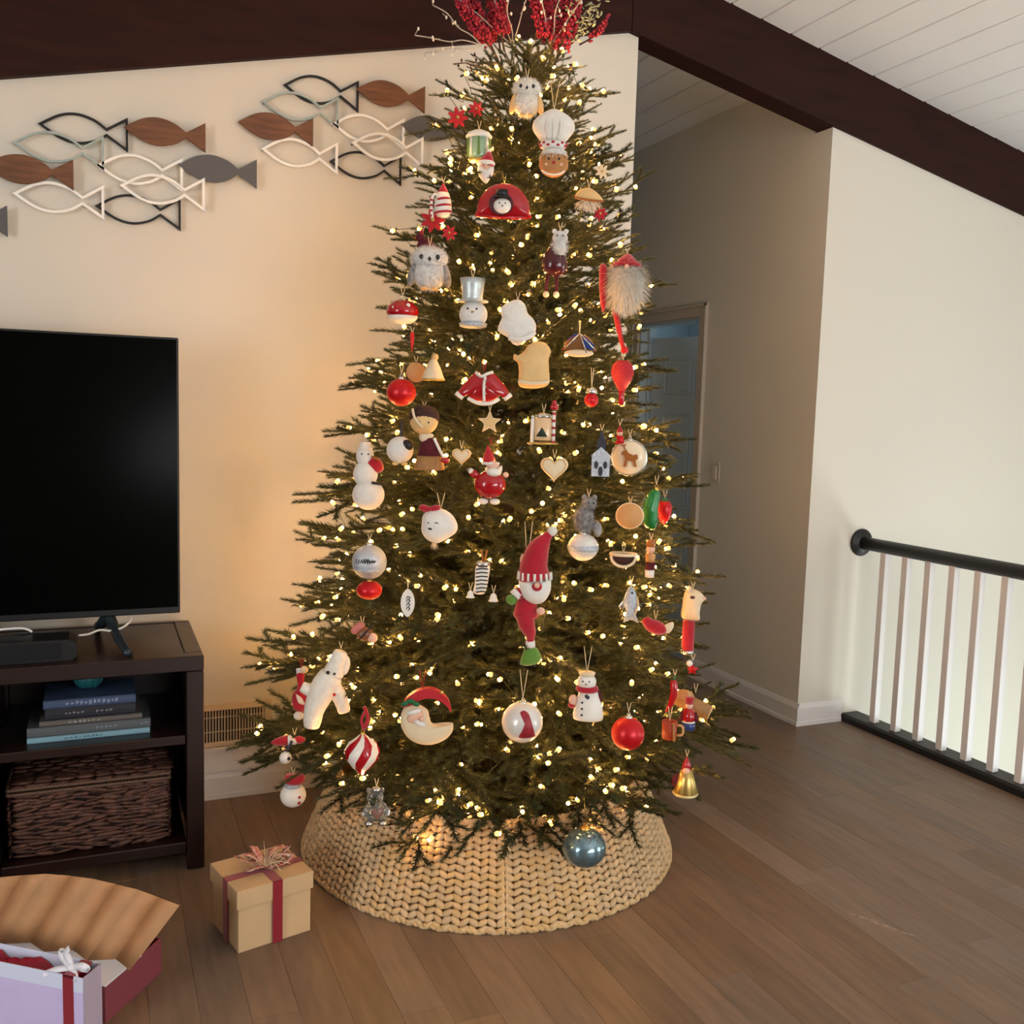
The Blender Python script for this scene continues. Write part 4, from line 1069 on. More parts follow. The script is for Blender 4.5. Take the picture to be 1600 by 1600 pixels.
o.p('tray', MB().lathe([(24, -26), (25, -24), (18, -22), (0, -22)], seg=24, sy=.8), GOLD); o.p('tree_scene', MB().lathe([(9, -14), (0, 2)], c=(-2, -13, 0), seg=8), SOCK); o.cord(23, 14)
# cookie hearts and stars
def star_out(r, n=5, k=.48, rot=pi/2): return [((r if i % 2 == 0 else r*k)*math.cos(rot+pi*i/n), (r if i % 2 == 0 else r*k)*math.sin(rot+pi*i/n)) for i in range(2*n)]
def heart_out(r): return [(r*.062*16*math.sin(t)**3, r*.062*(13*math.cos(t)-5*math.cos(2*t)-2*math.cos(3*t)-math.cos(4*t))) for t in [2*pi*i/28 for i in range(28)]]
def cookie(name, label, px, py, out, m, th=5, fr=1.0):
    o = Orn(name, label, px, py, fr); o.p('cookie', MB().puff(out, th, c=(0, 0)), m)
    top_ = max(b for a, b in out); o.p('edge_piping', MB().tube([(a*.84, -th*.75, b*.84) for a, b in out], 1.1, 5, True), CRM if m is not CRM else TAN); o.cord(top_*.9, 14); return o
cookie('star_ornament', 'tan star cookie ornament left of the candy pole house', 765, 660, spline(star_out(19), 3), TAN)
cookie('heart_ornament', 'pale tan heart ornament tucked among the centre branches', 866, 731, heart_out(22), CRM)
cookie('heart_ornament', 'cream heart ornament left of the red glass santa', 721, 712, heart_out(15), CRM)
# silver house tower
o = Orn('tower_ornament', 'frosted silver church ornament with a dark steeple at right', 939, 714, 1.02)
o.p('nave', MB().box((-14, -9, -30), (14, 9, 2)), SILVB); o.p('nave_roof', MB().prism([(-16, 1), (16, 1), (0, 16)], -10.5, 10.5), SILVB)
o.p('steeple', MB().box((-7, -7, 8), (7, 7, 24)), CHARC); o.p('spire', MB().lathe([(10, 24), (0, 42)], seg=4, rot=Matrix.Rotation(pi/4, 3, 'Z')), CHARC)
for xx in (-7, 7): o.p('window', MB().prism(circ(xx, -12, 3.2, 10, 6), -10, -8.5), CHARC)
o.p('door', MB().prism(circ(0, -22, 3.6, 10, 8), -10, -8.5), CHARC); o.cord(41, 10)
# reindeer disc
o = Orn('reindeer_disc_ornament', 'round cream glass disc ornament with a golden reindeer', 983, 715, 1.02)
o.p('disc', MB().lathe([(0, -7), (16, -6.5), (25, -3), (27, 0), (25, 3), (16, 6.5), (0, 7)], rot=Matrix.Rotation(pi/2, 3, 'X'), seg=32), mat('cream_frosted_glass', (236, 212, 176), .25, coat=.3))
o.p('glass_rim', MB().tube([(27*math.cos(a), 0, 27*math.sin(a)) for a in [2*pi*i/32 for i in range(32)]], 1.8, 8, True), SILV)
deer = [(-10, 10), (-4, 12), (-2, 8), (6, 4), (12, 6), (14, 0), (10, -4), (12, -14), (8, -14), (6, -6), (-2, -4), (-4, -14), (-8, -14), (-6, -2), (-8, 4), (-13, 5)]
o.p('reindeer', MB().prism(deer, -10, -6), AMB); o.p('antler', MB().tube([(-6, -8, 11), (-9, -8, 18), (-13, -8, 20)], 1, 5).tube([(-9, -8, 17), (-6, -8, 21)], 1, 5), AMB)
o.cap(26, 5, 4); o.cord(32, 12)
o = Orn('mini_santa_ornament', 'little red and white elf ornament just above the reindeer disc', 968, 684, 1.0)
o.p('body', MB().lathe([(0, 4), (6, 2), (9, -8), (0, -10)], seg=14), REDM); o.p('head', MB().ell((0, 0, 7), 5, 10, 8), PINK); o.p('hat', MB().lathe([(5.5, 9), (0, 20)], seg=12), REDF); o.p('collar', MB().ell((-6, -3, -4), (6, 4, 4), 10, 6), GRNF); o.cord(19, 10)
# green pickle and red bauble
o = Orn('pickle_ornament', 'shiny green glass pickle ornament at the right tree edge', 1018, 797, 1.02)
o.p('pickle', MB().tube(spline([(6, 0, 32), (1, 0, 18), (-2, -1, 2), (-1, 0, -16), (4, 0, -30)], 4, False), [5, 8, 9, 10, 11, 11.5, 12, 12, 12.5, 12.5, 12.5, 12, 12, 11, 9, 7, 4], 14), GRNG)
bm2 = MB()
for i in range(34):
    z = o.rn.uniform(-22, 24); a = o.rn.uniform(0, 6.28); bm2.ell((11*math.cos(a), 11*math.sin(a), z), 1.5, 6, 4)
o.p('bumps', bm2, GRNG); o.cap(31, 4, 5, GOLDC, x=6); o.cord(40, 14, x0=6)
o = Orn('berry_glass_ornament', 'red glass strawberry ornament peeking out behind the green pickle', 1038, 800, .99)
o.p('berry', MB().lathe([(0, 18), (8, 17), (12, 8), (11, -4), (5, -16), (0, -20)], seg=20), REDM); o.p('calyx', MB().lathe([(8, 16), (4, 21), (0, 22)], seg=8), HOLLY); o.cord(22, 12)
o = Orn('wood_disc_ornament', 'orange round wood slice ornament left of the green pickle', 984, 806, 1.02)
o.p('slice', MB().lathe([(18, -4), (20, -1), (20, 1), (18, 4), (0, 4)], rot=Matrix.Rotation(pi/2, 3, 'X'), seg=26, sx=1.05), ORW); o.p('pale_rim', MB().tube([(20.5*math.cos(a), 0, 19*math.sin(a)) for a in [2*pi*i/26 for i in range(26)]], 2.0, 6, True), CRM); o.cord(18, 12)
# grey squirrel over silver ball
o = Orn('squirrel_ornament', 'fluffy grey squirrel ornament above the pearl silver bauble', 915, 806, 1.03)
o.p('body', MB().ell((-2, 0, -6), (15, 13, 22), 18, 12).fuzz((-2, 0, -6), (15, 13, 22), 900, 6, .7, o.rn, droop=.9), FURD); o.p('head', MB().ell((5, -3, 20), (11, 10, 10), 16, 10).fuzz((5, -3, 20), (11, 10, 10), 300, 4, .6, o.rn), FURD)
for s_ in (-1, 1): o.p('ear', MB().ell((5+s_*8, 0, 29), (4, 2.5, 5), 10, 6), FURD); o.p('eye', MB().ell((8+s_*4, -12, 22), 1.4, 8, 6), BLK)
o.p('tail', MB().tube(spline([(8, 4, -18), (16, 4, -14), (20, 3, -24), (18, 2, -32)], 4, False), [4, 5, 6, 6.5, 7, 7, 7, 7, 6.5, 6, 5, 4, 2], 8), FURD); o.cord(30, 12, x0=4)
o = Orn('bauble', 'pearl silver squat bauble under the grey squirrel', 911, 855, 1.03)
o.p('globe', MB().ell((0, 0, 0), (24, 22, 21.5), 30, 18), PEARL); o.p('glitter_band', MB().lathe([(23.6, -5), (24.3, -2), (24.4, 2), (23.8, 4)], seg=30, sy=.92), SILVB); o.cap(20, 5, 4); o.cord(27, 10)
# winking snowball
o = Orn('winking_snowball_ornament', 'winking white snowball ornament with a red bow on top', 685, 823, 1.04)
sbp = spline([(-26, 4), (-24, 18), (-12, 27), (6, 28), (22, 18), (30, 2), (26, -10), (8, -22), (-4, -26), (-18, -20), (-26, -8)], 4)
o.p('ball', MB().puff(sbp, 24, c=(0, 2)), WHM)
o.p('eye', MB().ell((-15, -19, 8), 2.2, 8, 6), BLK); o.p('wink', MB().tube(spline([(-8, -22, 6), (-4, -23, 9), (0, -23, 7)], 4, False), .9, 5), BLK); o.p('smile', MB().ell((-12, -22, -1), (4.5, 1.5, 1.8), 10, 6, rotY(12)), BLK)
for s_ in (-1, 1): o.p('bow_loop', MB().ell((-14+s_*8, -6, 29), (9, 6, 5.5), 12, 8, rotY(-s_*20)), REDF)
o.p('bow_knot', MB().ell((-14, -9, 29), 4, 10, 8), REDF); o.p('tassel', MB().fuzz((-6, -4, -27), (4, 3, 3), 60, 8, .5, o.rn, droop=2), CRM); o.cord(27, 26, x0=3, dx=6)
# silver ball with band
o = Orn('bauble', 'silver frosted bauble with black lettering band at the left edge', 577, 878, 1.02)
o.p('globe', MB().ell((0, 0, 0), (27, 26, 27), 32, 20), SILVG)
sc_ = MB(); rq = o.rn; xx = -20
while xx < 8:
    y_ = -math.sqrt(max(1, 26.6**2-xx**2-16)); sc_.tube([(xx, y_, 2+rq.uniform(-2, 0)), (xx+1.5, y_-.3, 7+rq.uniform(-1, 2)), (xx+3, y_-.3, 3+rq.uniform(-1, 1))], .9, 5); xx += 3.4
o.p('script_lettering', sc_, BLK); o.p('lower_glitter', MB().lathe([(20, -18.3), (24.5, -12), (25.6, -9.3)], seg=30), SILVB); o.cap(26, 6, 5); o.cord(34, 10)
o = plain_ball('bauble', 'red squat bauble half hidden under the silver lettered one', 577, 922, 20, REDM, GOLDC, sq=.75)
# white leaf tag
o = Orn('leaf_tag_ornament', 'white oval porcelain tag ornament with dark script', 637, 942, 1.04)
lf_ = spline([(0, 22), (8, 14), (11, 0), (8, -13), (0, -22), (-8, -13), (-11, 0), (-8, 14)], 4)
o.p('tag', MB().prism(lf_, -2, 2), WHC)
scr = MB()
for zz in (-10, -4, 2, 7): scr.tube(spline([(-2, -2.4, zz), (0, -2.4, zz+4), (3, -2.4, zz+1), (1, -2.4, zz-2), (4, -2.4, zz+3)], 3, False), .6, 4)
o.p('script', scr, CHARC); o.cord(21, 16, dx=1)
# zebra sock and bells
o = Orn('striped_stocking_ornament', 'white stocking ornament with black zebra stripes and little bells', 754, 905, 1.0)
stk = spline([(-10, 22), (10, 22), (9, 0), (6, -18), (0, -24), (-14, -22), (-12, -8)], 4)
o.p('stocking', MB().puff(stk, 7), WHC)
for k in range(7): o.p('stripe', MB().tube([(-11+k*.2, -5.4, 16-6*k), (-2, -7.6, 18-6*k), (8, -5.4, 17-6*k)], 1.1, 5), BLK)
o.p('cuff', MB().lathe([(11, 20), (12, 24), (11, 28), (0, 28)], seg=16, sy=.7), SILV); o.p('ribbon', MB().tube([(0, 0, 28), (-3, 2, 46)], 1.6, 5).tube([(2, 0, 28), (6, 2, 46)], 1.6, 5), AMB)
def tiny_bell(px, py, r, label):
    o = Orn('bell_ornament', label, px, py, 1.0); o.p('bell', MB().lathe([(r, -r*.8), (r*.75, -r*.4), (r*.6, r*.4), (r*.2, r*.8), (0, r*.85)], seg=18), WHC); o.p('clapper', MB().ell((0, 0, -r*.85), r*.22, 8, 6), SILV); o.cord(r*.8, 12)
tiny_bell(735, 928, 7, 'tiny white bell left of the zebra striped stocking'); tiny_bell(771, 933, 8, 'tiny white bell right of the zebra striped stocking')
# big hanging felt elf
o = Orn('elf_ornament', 'long legged santa elf ornament with red felt hat and green boot', 837, 915, 1.06)
o.p('hat', MB().tube(spline([(-2, 0, 12), (-4, -1, 30), (2, -2, 56), (12, -3, 74), (20, -3, 84)], 4, False), [25, 24.5, 24, 23, 22, 21, 20, 19, 17.5, 16, 14, 12, 10, 8, 7, 6, 5], 18), REDF)
o.p('pompom', MB().ell((23, -4, 87), 7.5, 14, 10).fuzz((23, -4, 87), (7, 7, 7), 120, 2.5, .5, o.rn), WHM)
fg = MB()
for i in range(9):
    a = -pi+pi*i/8; fg.tube([(-2+25*math.cos(a), 23*math.sin(a), 22), (-2+26*math.cos(a), 24*math.sin(a), 10)], 2.4, 6)
o.p('hat_fringe', fg, WHM)
o.p('beard', MB().puff(spline([(-24, 12), (-26, -2), (-20, -18), (-4, -28), (12, -26), (22, -12), (24, 4), (20, 14), (0, 12)], 4), 22, c=(0, -4)), WHM)
o.p('mouth', MB().ell((2, -22, 2), (8, 3, 7), 12, 8), REDF); o.p('nose', MB().ell((2, -25, 5), (4.5, 4, 4.5), 12, 8), PINK)
o.p('ear', MB().puff(spline([(-26, 38), (-22, 50), (-14, 36), (-20, 30)], 3), 3), PINK)
o.p('coat', MB().lathe([(10, -12), (16, -30), (20, -48), (18, -52), (0, -52)], c=(-14, 4, 0), seg=18, sy=.8), REDF)
o.p('arm', MB().tube([(-18, 0, -6), (-28, -6, -16)], 8, 10), REDF); o.p('cuff', MB().tube([(-27, -6, -10), (-33, -8, -16)], 9, 12), WHM); o.p('mitten', MB().ell((-37, -9, -22), (9, 7, 8), 14, 10, rotY(30)), GRNF)
o.p('hand', MB().ell((9, -10, -38), (7, 5, 6), 12, 8), PINK)
o.p('leg', MB().tube(spline([(-16, 0, -46), (-12, -2, -62), (-6, -2, -78), (-6, -2, -92)], 4, False), [15, 15, 14, 13.5, 13, 12, 11, 10, 8.5, 7, 6, 5.5, 5.5], 12), REDF)
o.p('boot_cuff', MB().tube([(-6, -2, -88), (-5, -2, -98)], 7.5, 12), WHM)
o.p('boot', MB().puff(spline([(-12, -98), (2, -97), (12, -112), (9, -122), (-6, -128), (-20, -126), (-18, -112)], 4), 9), GRNF); o.cord(30, 70, x0=-14, dx=6)
# brown crescent, elf legs, silver fish, red bird
o = Orn('acorn_shell_ornament', 'brown walnut half ornament with pale rim at the right', 974, 870, 1.0)
o.p('nut', MB().lathe([(0, -16), (10, -14), (18, -5), (20, 3), (0, 3)], seg=22, sy=.7), DKB); o.p('pale_rim', MB().tube([(20*math.cos(a), 14*math.sin(a), 4) for a in [2*pi*i/22 for i in range(22)]], 2.6, 6, True), CRM); o.p('lower_rim', MB().tube([(19*math.cos(a), -10, 16*math.sin(a)+2) for a in [-pi+pi*i/14 for i in range(15)]], 2.4, 6), CRM); o.cord(5, 16)
o = Orn('nutcracker_ornament', 'small orange and red soldier ornament below the green pickle', 1016, 872, 1.0)
o.p('body', MB().lathe([(7, -6), (8, 6), (0, 8)], seg=14), ORW); o.p('head', MB().ell((0, 0, 14), 7, 12, 8), PINK); o.p('hat', MB().lathe([(6.5, 18), (7, 28), (0, 29)], seg=14), AMB); o.p('trousers', MB().lathe([(8, -18), (8, -6), (0, -6)], seg=14), BURG); o.p('boots', MB().lathe([(7, -30), (7.5, -18), (0, -18)], seg=14), WHC); o.cord(29, 10)
o = Orn('fish_ornament', 'silver foil fish ornament hanging head down at the right', 985, 945, 1.02)
fo_ = spline([(0, 30), (9, 16), (11, 0), (6, -16), (14, -28), (2, -24), (-10, -28), (-5, -14), (-11, 2), (-8, 18)], 4)
o.p('body', MB().puff(fo_, 7, c=(0, 4)), SILVB); o.p('fin', MB().puff(spline([(-10, 8), (-18, -2), (-14, -8), (-9, -4)], 3), 2), SILV); o.p('belly_trim', MB().tube(spline([(10, -3, 14), (12, -4, 0), (7, -4, -16)], 4, False), 1.6, 6), TAN); o.p('eye', MB().ell((2, -6, 20), 1.8, 8, 6), BLK); o.cord(29, 16)
o = Orn('red_bird_ornament', 'red felt bird ornament with pale tail at the right', 1028, 980, 1.0)
o.p('body', MB().ell((-4, 0, 0), (19, 11, 11), 18, 12, rotY(18)), REDF); o.p('tail', MB().puff(spline([(8, 2), (22, 10), (24, 2), (18, -8), (8, -8)], 3), 4), CRM); o.p('head', MB().ell((-17, -2, 8), 8, 12, 8), REDF); o.p('beak', MB().lathe([(2.4, 0), (0, 7)], c=(-24, -3, 8), rot=rotY(-90), seg=6), GOLD); o.cord(12, 14, x0=-4)
# polar bear on a red tube
o = Orn('polar_bear_ornament', 'cream polar bear head ornament on a red candle tube at right edge', 1081, 955, 1.02)
bh2 = spline([(-14, -12), (-15, 8), (-12, 30), (-2, 35), (10, 32), (19, 22), (14, 12), (12, -2), (11, -14)], 4)
o.p('head', MB().puff(bh2, 12), CRM); o.p('eye', MB().ell((0, -12, 24), (4, 1.5, 2.6), 10, 6), DBURG); o.p('nose', MB().ell((18, -4, 22), 3, 8, 6), PINK)
for s_ in (-1, 1): o.p('ear', MB().ell((-6, s_*7, 35), (4, 3, 4), 8, 6), CRM)
o.p('red_tube', MB().lathe([(9, -64), (9.5, -60), (9.5, -16), (0, -14)], c=(-4, 0, 0), seg=18), REDF); o.p('tube_cap', MB().lathe([(7, -69), (10, -67), (10, -62), (0, -62)], c=(-4, 0, 0), seg=18), SILV); o.cord(34, 12)
# big cream plush dog/starfish
o = Orn('plush_dog_ornament', 'large cream plush long eared dog ornament at lower left', 512, 1078, 1.02)
pts_h = spline([(8, 0, 26), (14, -2, 44), (20, -3, 62)], 4, False)
o.p('body', MB().tube(spline([(-24, 0, -58), (-20, -2, -30), (-8, -3, 0), (6, -3, 26)], 5, False), [12, 13, 14, 15, 15, 16, 17, 18, 19, 20, 21, 21, 21, 20, 19, 17], 16), FURW)
o.p('head', MB().tube(pts_h, [17, 16, 15, 14, 13, 13, 12, 11, 9][:len(pts_h)], 16), FURW)
o.p('leg', MB().tube(spline([(6, -4, 10), (20, -6, -14), (26, -6, -34)], 4, False), [13, 13, 12, 12, 11, 11, 10, 10, 9], 14), FURW); o.p('leg', MB().tube(spline([(-16, 4, -6), (-32, 2, 2), (-40, 2, 6)], 4, False), [12, 11, 11, 10, 10, 9, 9, 8, 7], 12), FURW)
o.p('ear', MB().ell((26, -4, 40), (8, 5, 16), 14, 10, rotY(8)), FURW)
o.p('eye', MB().ell((0, -16, 32), 3, 10, 8), BLK); o.p('nose', MB().ell((10, -17, 30), 2.2, 8, 6), BLK); o.p('collar_bead', MB().ell((10, -20, -2), 2.6, 8, 6), REDM); o.cord(66, 10, x0=20)
# stocking at left
o = Orn('stocking_ornament', 'red and white stocking ornament behind the cream plush dog', 471, 1088, 1.0)
st2 = spline([(-8, 40), (4, 40), (4, 16), (12, 2), (12, -20), (2, -26), (-12, -20), (-14, 2), (-6, 16)], 4)
o.p('stocking', MB().puff(st2, 9, c=(-1, 0)), REDF); o.p('white_patch', MB().puff(spline([(-10, 8), (2, 2), (8, -14), (-6, -10)], 3), 10.5), WHM); o.p('cuff', MB().tube([(-8, 0, 40), (4, 0, 41)], 5, 8), WHM); o.p('toe', MB().ell((-4, -3, -30), (8, 7, 7), 12, 8), WHC); o.p('pompom', MB().ell((4, -6, 44), 6, 12, 8), CRM); o.cord(44, 16, m=RCORD)
# santa moon crescent
o = Orn('santa_moon_ornament', 'large crescent moon santa ornament with red glitter hat, lower left', 667, 1122, 1.05)
moon = [(-36, 16), (-28, 22), (-14, 22), (0, 14), (4, 2), (8, -8), (22, -12), (34, -14), (41, -8), (40, -22), (30, -34), (12, -42), (-8, -42), (-26, -34), (-38, -18), (-41, 0)]
o.p('crescent_beard', MB().puff(spline(moon, 4), 13, c=(-12, -16)), CRM)
hatp = [(-38, 20), (-31, 34), (-14, 46), (6, 49), (22, 42), (33, 30), (38, 12), (30, 22), (18, 31), (4, 34), (-12, 31), (-26, 23)]
o.p('glitter_hat', MB().prism(spline(hatp, 4), -9, 6), REDGL)
o.p('face', MB().ell((-18, -10, 5), (14, 6, 9), 16, 10, rotY(-25)), PINK); o.p('brow', MB().ell((-20, -13, 14), (12, 4, 4), 12, 8, rotY(-15)), WHM); o.p('moustache', MB().ell((-10, -15, -4), (10, 4, 4.5), 12, 8, rotY(25)), WHM); o.p('nose', MB().ell((-8, -16, 4), 4, 10, 8), PINK)
for a in (0, 1, 2): o.p('holly_leaf', MB().ell((-34+a*8, -10, 26+(a % 2)*4), (7, 3, 4), 10, 6, rotY(20*a-20)), HOLLY)
o.p('hat_bell', MB().ell((22, -9, 44), 3, 10, 8), GOLD); o.cord(46, 30, x0=-8, m=RCORD, dx=5)
# candy striped onion
o = Orn('onion_bauble', 'red and white candy striped onion shaped bauble at lower left', 566, 1180, 1.03)
op = [(0, -33), (5, -28), (16, -18), (26, -4), (28, 8), (22, 20), (11, 28), (4, 34), (0, 35)]
sg = 40; rings = len(op)
for col_i, mm in ((0, WHC), (1, REDG)):
    mb = MB()
    for j in range(sg):
        if (j//4) % 2 != col_i: continue
        vs = []
        for i, (r, z) in enumerate(op):
            for jj in (j, j+1):
                a = 2*pi*jj/sg+z*.022; vs.append((r*math.cos(a), r*math.sin(a), z))
        mb.add(vs, [(2*i, 2*i+1, 2*i+3, 2*i+2) for i in range(rings-1)])
    o.p('stripes', mb, mm)
o.cap(33, 4, 5, GOLDC); o.p('red_ribbon', MB().tube(spline([(2, 0, 42), (8, -2, 60), (2, -1, 78)], 4, False), 3.2, 6).tube(spline([(2, 0, 42), (-2, -2, 58), (6, -1, 74)], 4, False), 2.4, 6), REDF)
# pearl ball with gnome
o = Orn('bauble', 'pearl white bauble printed with a red gnome hat, lower centre', 816, 1128, 1.04)
o.p('globe', MB().ell((0, 0, 0), 32, 36, 24), PEARL)
gh_ = [(-4, 22), (2, 25), (10, 20), (16, 4), (20, -12), (19, -16), (-4, -16), (0, -4), (4, 8), (4, 18), (0, 20)]
gp = MB(); vs = []
def onball(x, z, R=32.5): return (x, -math.sqrt(max(1, R*R-x*x-z*z)), z)
cxy = (8, 0)
for k in range(5):
    for x_, z_ in spline(gh_, 3):
        vs.append(onball(cxy[0]+(x_-cxy[0])*k/4, cxy[1]+(z_-cxy[1])*k/4))
nn_ = len(spline(gh_, 3))
gp.add(vs, [(k*nn_+i, (k+1)*nn_+i, (k+1)*nn_+(i+1) % nn_, k*nn_+(i+1) % nn_) for k in range(4) for i in range(nn_)])
o.p('gnome_print', gp, mat('dark_red_print', (128, 22, 34), .5, rgb2=(160, 40, 50), vscale=120)); o.cap(30, 6, 5); o.cord(38, 44, dx=6)
# snowman with scarf
o = Orn('snowman_ornament', 'white clay snowman ornament in red scarf on a long white cord', 918, 1086, 1.05)
o.p('body', MB().lathe([(23, -38), (24, -32), (21, -14), (15, 6), (0, 10)], c=(2, 0, 0), seg=24, sy=.7), WHC); o.p('head', MB().ell((-2, -2, 22), (15, 13, 13), 20, 12), WHC); o.p('hat', MB().lathe([(12, 32), (13, 36), (0, 37)], c=(-2, 0, 0), seg=16), CRM)
o.p('scarf', MB().lathe([(15, 6), (18, 9), (17, 14), (13, 16)], c=(-1, -1, 0), seg=20, sy=.85), REDF); o.p('scarf_end', MB().puff(spline([(10, 8), (20, 6), (22, -18), (12, -18)], 3), 5), BURG)
o.p('scarf_end', MB().puff(spline([(-4, 6), (6, 2), (4, -8), (-6, -2)], 3), 13), CHARC)
for z in (-8, -18, -28): o.p('button', MB().ell((-8, -15.5, z), 1.8, 8, 6), CHARC)
o.p('mitten', MB().ell((-22, -4, -8), (7, 6, 9), 12, 8), PINK); o.p('mitten_cuff', MB().ell((-24, -4, -16), (6, 5, 5), 10, 8), REDF)
for s_ in (-1, 1): o.p('eye', MB().ell((-3+s_*5, -13.5, 25), 1.4, 8, 6), BLK)
o.p('nose', MB().lathe([(2, 0), (0, 7)], c=(-3, -13, 21), rot=Matrix.Rotation(pi/2, 3, 'X'), seg=8), AMB); o.cord(36, 40, x0=-2, dx=6)
# big satin red ball
o = plain_ball('bauble', 'large satin red round bauble at the lower right', 981, 1146, 26, REDM, out=.04)
# cluster of small things at right
o = Orn('chili_ornament', 'shiny red chili pepper ornament at the lower right edge', 1049, 1088, 1.02)
o.p('pepper', MB().tube(spline([(2, 0, 26), (4, -2, 10), (0, -3, -10), (-8, -1, -26)], 4, False), [4, 5.5, 6, 6, 6, 6, 5.5, 5, 4.5, 4, 3, 2, .8], 10), REDG); o.p('stem', MB().tube([(2, 0, 25), (5, 0, 34)], 1.6, 6), HOLLY); o.cord(33, 10, x0=4)
o = Orn('log_ornament', 'split log ornament sticking out at the lower right edge', 1086, 1100, 1.0)
o.p('log', MB().tube([(-30, 4, 8), (22, -2, -12)], 12, 14), WOODB); o.p('cut_end', MB().tube([(21, -2, -11.6), (24, -2.4, -12.8)], 10.5, 14), TAN); o.p('pebble', MB().ell((-18, -8, 14), (16, 10, 10), 14, 10), GING); o.cord(18, 14)
o = Orn('mug_ornament', 'orange red wooden mug ornament at lower right', 1046, 1140, 1.02)
o.p('cup', MB().lathe([(0, -14), (11, -14), (12, 14), (10, 14), (9, -10), (0, -10)], seg=18), mat('terracotta_red', (164, 62, 36), .5)); o.p('handle', MB().tube(spline([(11, 0, 8), (20, 0, 6), (20, 0, -6), (11, 0, -8)], 4, False), 2, 6), ORW); o.p('strap', MB().tube([(6, -12, 14), (8, -12, -14)], 2.2, 6), WOODB); o.cord(14, 22)
o = Orn('toy_soldier_ornament', 'red and blue toy soldier ornament at the lower right edge', 1076, 1122, 1.03)
o.p('coat', MB().lathe([(9, -6), (11, 0), (8, 14), (0, 16)], seg=16), REDG); o.p('trousers', MB().lathe([(10, -18), (11, -6), (0, -6)], seg=16), BLUES); o.p('head', MB().ell((0, 0, 20), 6, 12, 8), PINK); o.p('hat', MB().lathe([(6, 23), (6.5, 33), (0, 34)], seg=14), REDF); o.p('belt', MB().lathe([(10.5, -6.5), (11.3, -5), (10.5, -3.5)], seg=16), WHC)
for s_ in (-1, 1): o.p('arm', MB().tube([(s_*9, 0, 10), (s_*13, -4, -4)], 3, 8), BURG)
o.cord(34, 8)
o = Orn('red_bead_ornament', 'small red star bead ornament near the baseboard at right edge', 1082, 1046, 1.02)
o.p('star', MB().puff(star_out(10), 4, c=(0, 0)), REDM); o.p('bead', MB().ell((-5, -3, 10), 5, 10, 8), WHC); o.cord(14, 10)
o = Orn('gold_santa_ornament', 'gold glass bell shaped santa ornament at lower right edge', 1072, 1214, 1.0)
o.p('robe', MB().lathe([(0, -30), (17, -29), (19, -22), (13, 0), (8, 12), (0, 14)], seg=22), GOLD); o.p('hat', MB().lathe([(8, 12), (6, 22), (0, 34)], seg=14), REDG); o.p('face', MB().ell((0, -6, 12), (6, 5, 5), 12, 8), PINK); o.p('sack', MB().ell((-14, 0, -8), (8, 7, 12), 14, 10), BURG); o.p('fur_hem', MB().tube([(18*math.cos(a), 18*math.sin(a), -26) for a in [2*pi*i/20 for i in range(20)]], 2.4, 6, True), mat('pale_gold', (226, 208, 150), .35, .5)); o.cord(33, 10)
# big dusty blue ball
o = Orn('bauble', 'large dusty blue mercury glass bauble hanging before the collar', 913, 1324, 1.04, out=-.0)
o.p('globe', MB().ell((0, 0, 0), (34, 34, 30), 36, 24), BLUEM); o.cap(29, 8, 6, GOLDC); o.cord(38, 44, x0=2, dx=6, m=GOLDC)
# clear glass bear
o = Orn('glass_bear_ornament', 'clear glass bear ornament with amber heart before the collar', 588, 1258, 1.03)
o.p('body', MB().ell((0, 0, -9), (19, 15, 17), 22, 14), GLS); o.p('head', MB().ell((-2, -2, 14), (13, 11, 12), 18, 12), GLS)
for s_ in (-1, 1): o.p('ear', MB().ell((-2+s_*10, 0, 24), 4.5, 10, 8), GLS); o.p('paw', MB().ell((s_*16, -6, -8), (6, 5, 8), 10, 8), GLS); o.p('foot', MB().ell((s_*11, -9, -25), (7, 8, 5), 10, 8), SILV)
o.p('heart', MB().puff([(a+2, b-12) for a, b in heart_out(9)], 5, c=(2, -12)), mat('amber_heart', (150, 70, 40), .2)); o.p('black_nose', MB().ell((-6, -12, 8), (4, 3, 4), 10, 8), BLK); o.p('sparkle_hat', MB().lathe([(9, 24), (5, 29), (0, 31)], seg=14), SILV); o.cord(30, 12)
# left snowman ball
o = Orn('snowman_ball_ornament', 'white snowman face bauble with red hat hanging lowest at left', 458, 1242, 1.02)
o.p('globe', MB().ell((0, 0, 0), (20, 19, 19), 26, 16), WHC); o.p('hat_band', MB().lathe([(12, 18), (16, 22), (16, 30), (13, 33), (0, 33)], c=(2, 0, 0), seg=20, sy=.8), REDF); o.p('glitter_neck', MB().lathe([(13, 14), (14, 17), (11, 20)], c=(0, 0, 0), seg=20), SILVB)
for z in (2, -7): o.p('button', MB().ell((9, -16, z), (3, 2, 2.4), 10, 6), REDG)
o.cord(33, 10)
o = Orn('elf_hat_ornament', 'red and white pointed elf hat ornament at far left edge', 446, 1157, 1.02)
o.p('hat', MB().lathe([(8, 0), (8, 8), (5, 20), (0, 27)], seg=16, rot=rotY(-95), c=(4, 0, 0)), REDF); o.p('brim', MB().ell((6, -1, 0), (5.5, 8, 8.5), 14, 10), WHM); o.p('red_bow', MB().ell((21, -3, 1), (9, 6, 6), 12, 8), REDF); o.p('white_trim', MB().ell((13, -4, -1), (6, 6, 5), 12, 8), WHC); o.cord(8, 10, x0=14)
o = Orn('mini_bauble', 'tiny white bauble with black dot below the pointed elf hat', 446, 1184, 1.02)
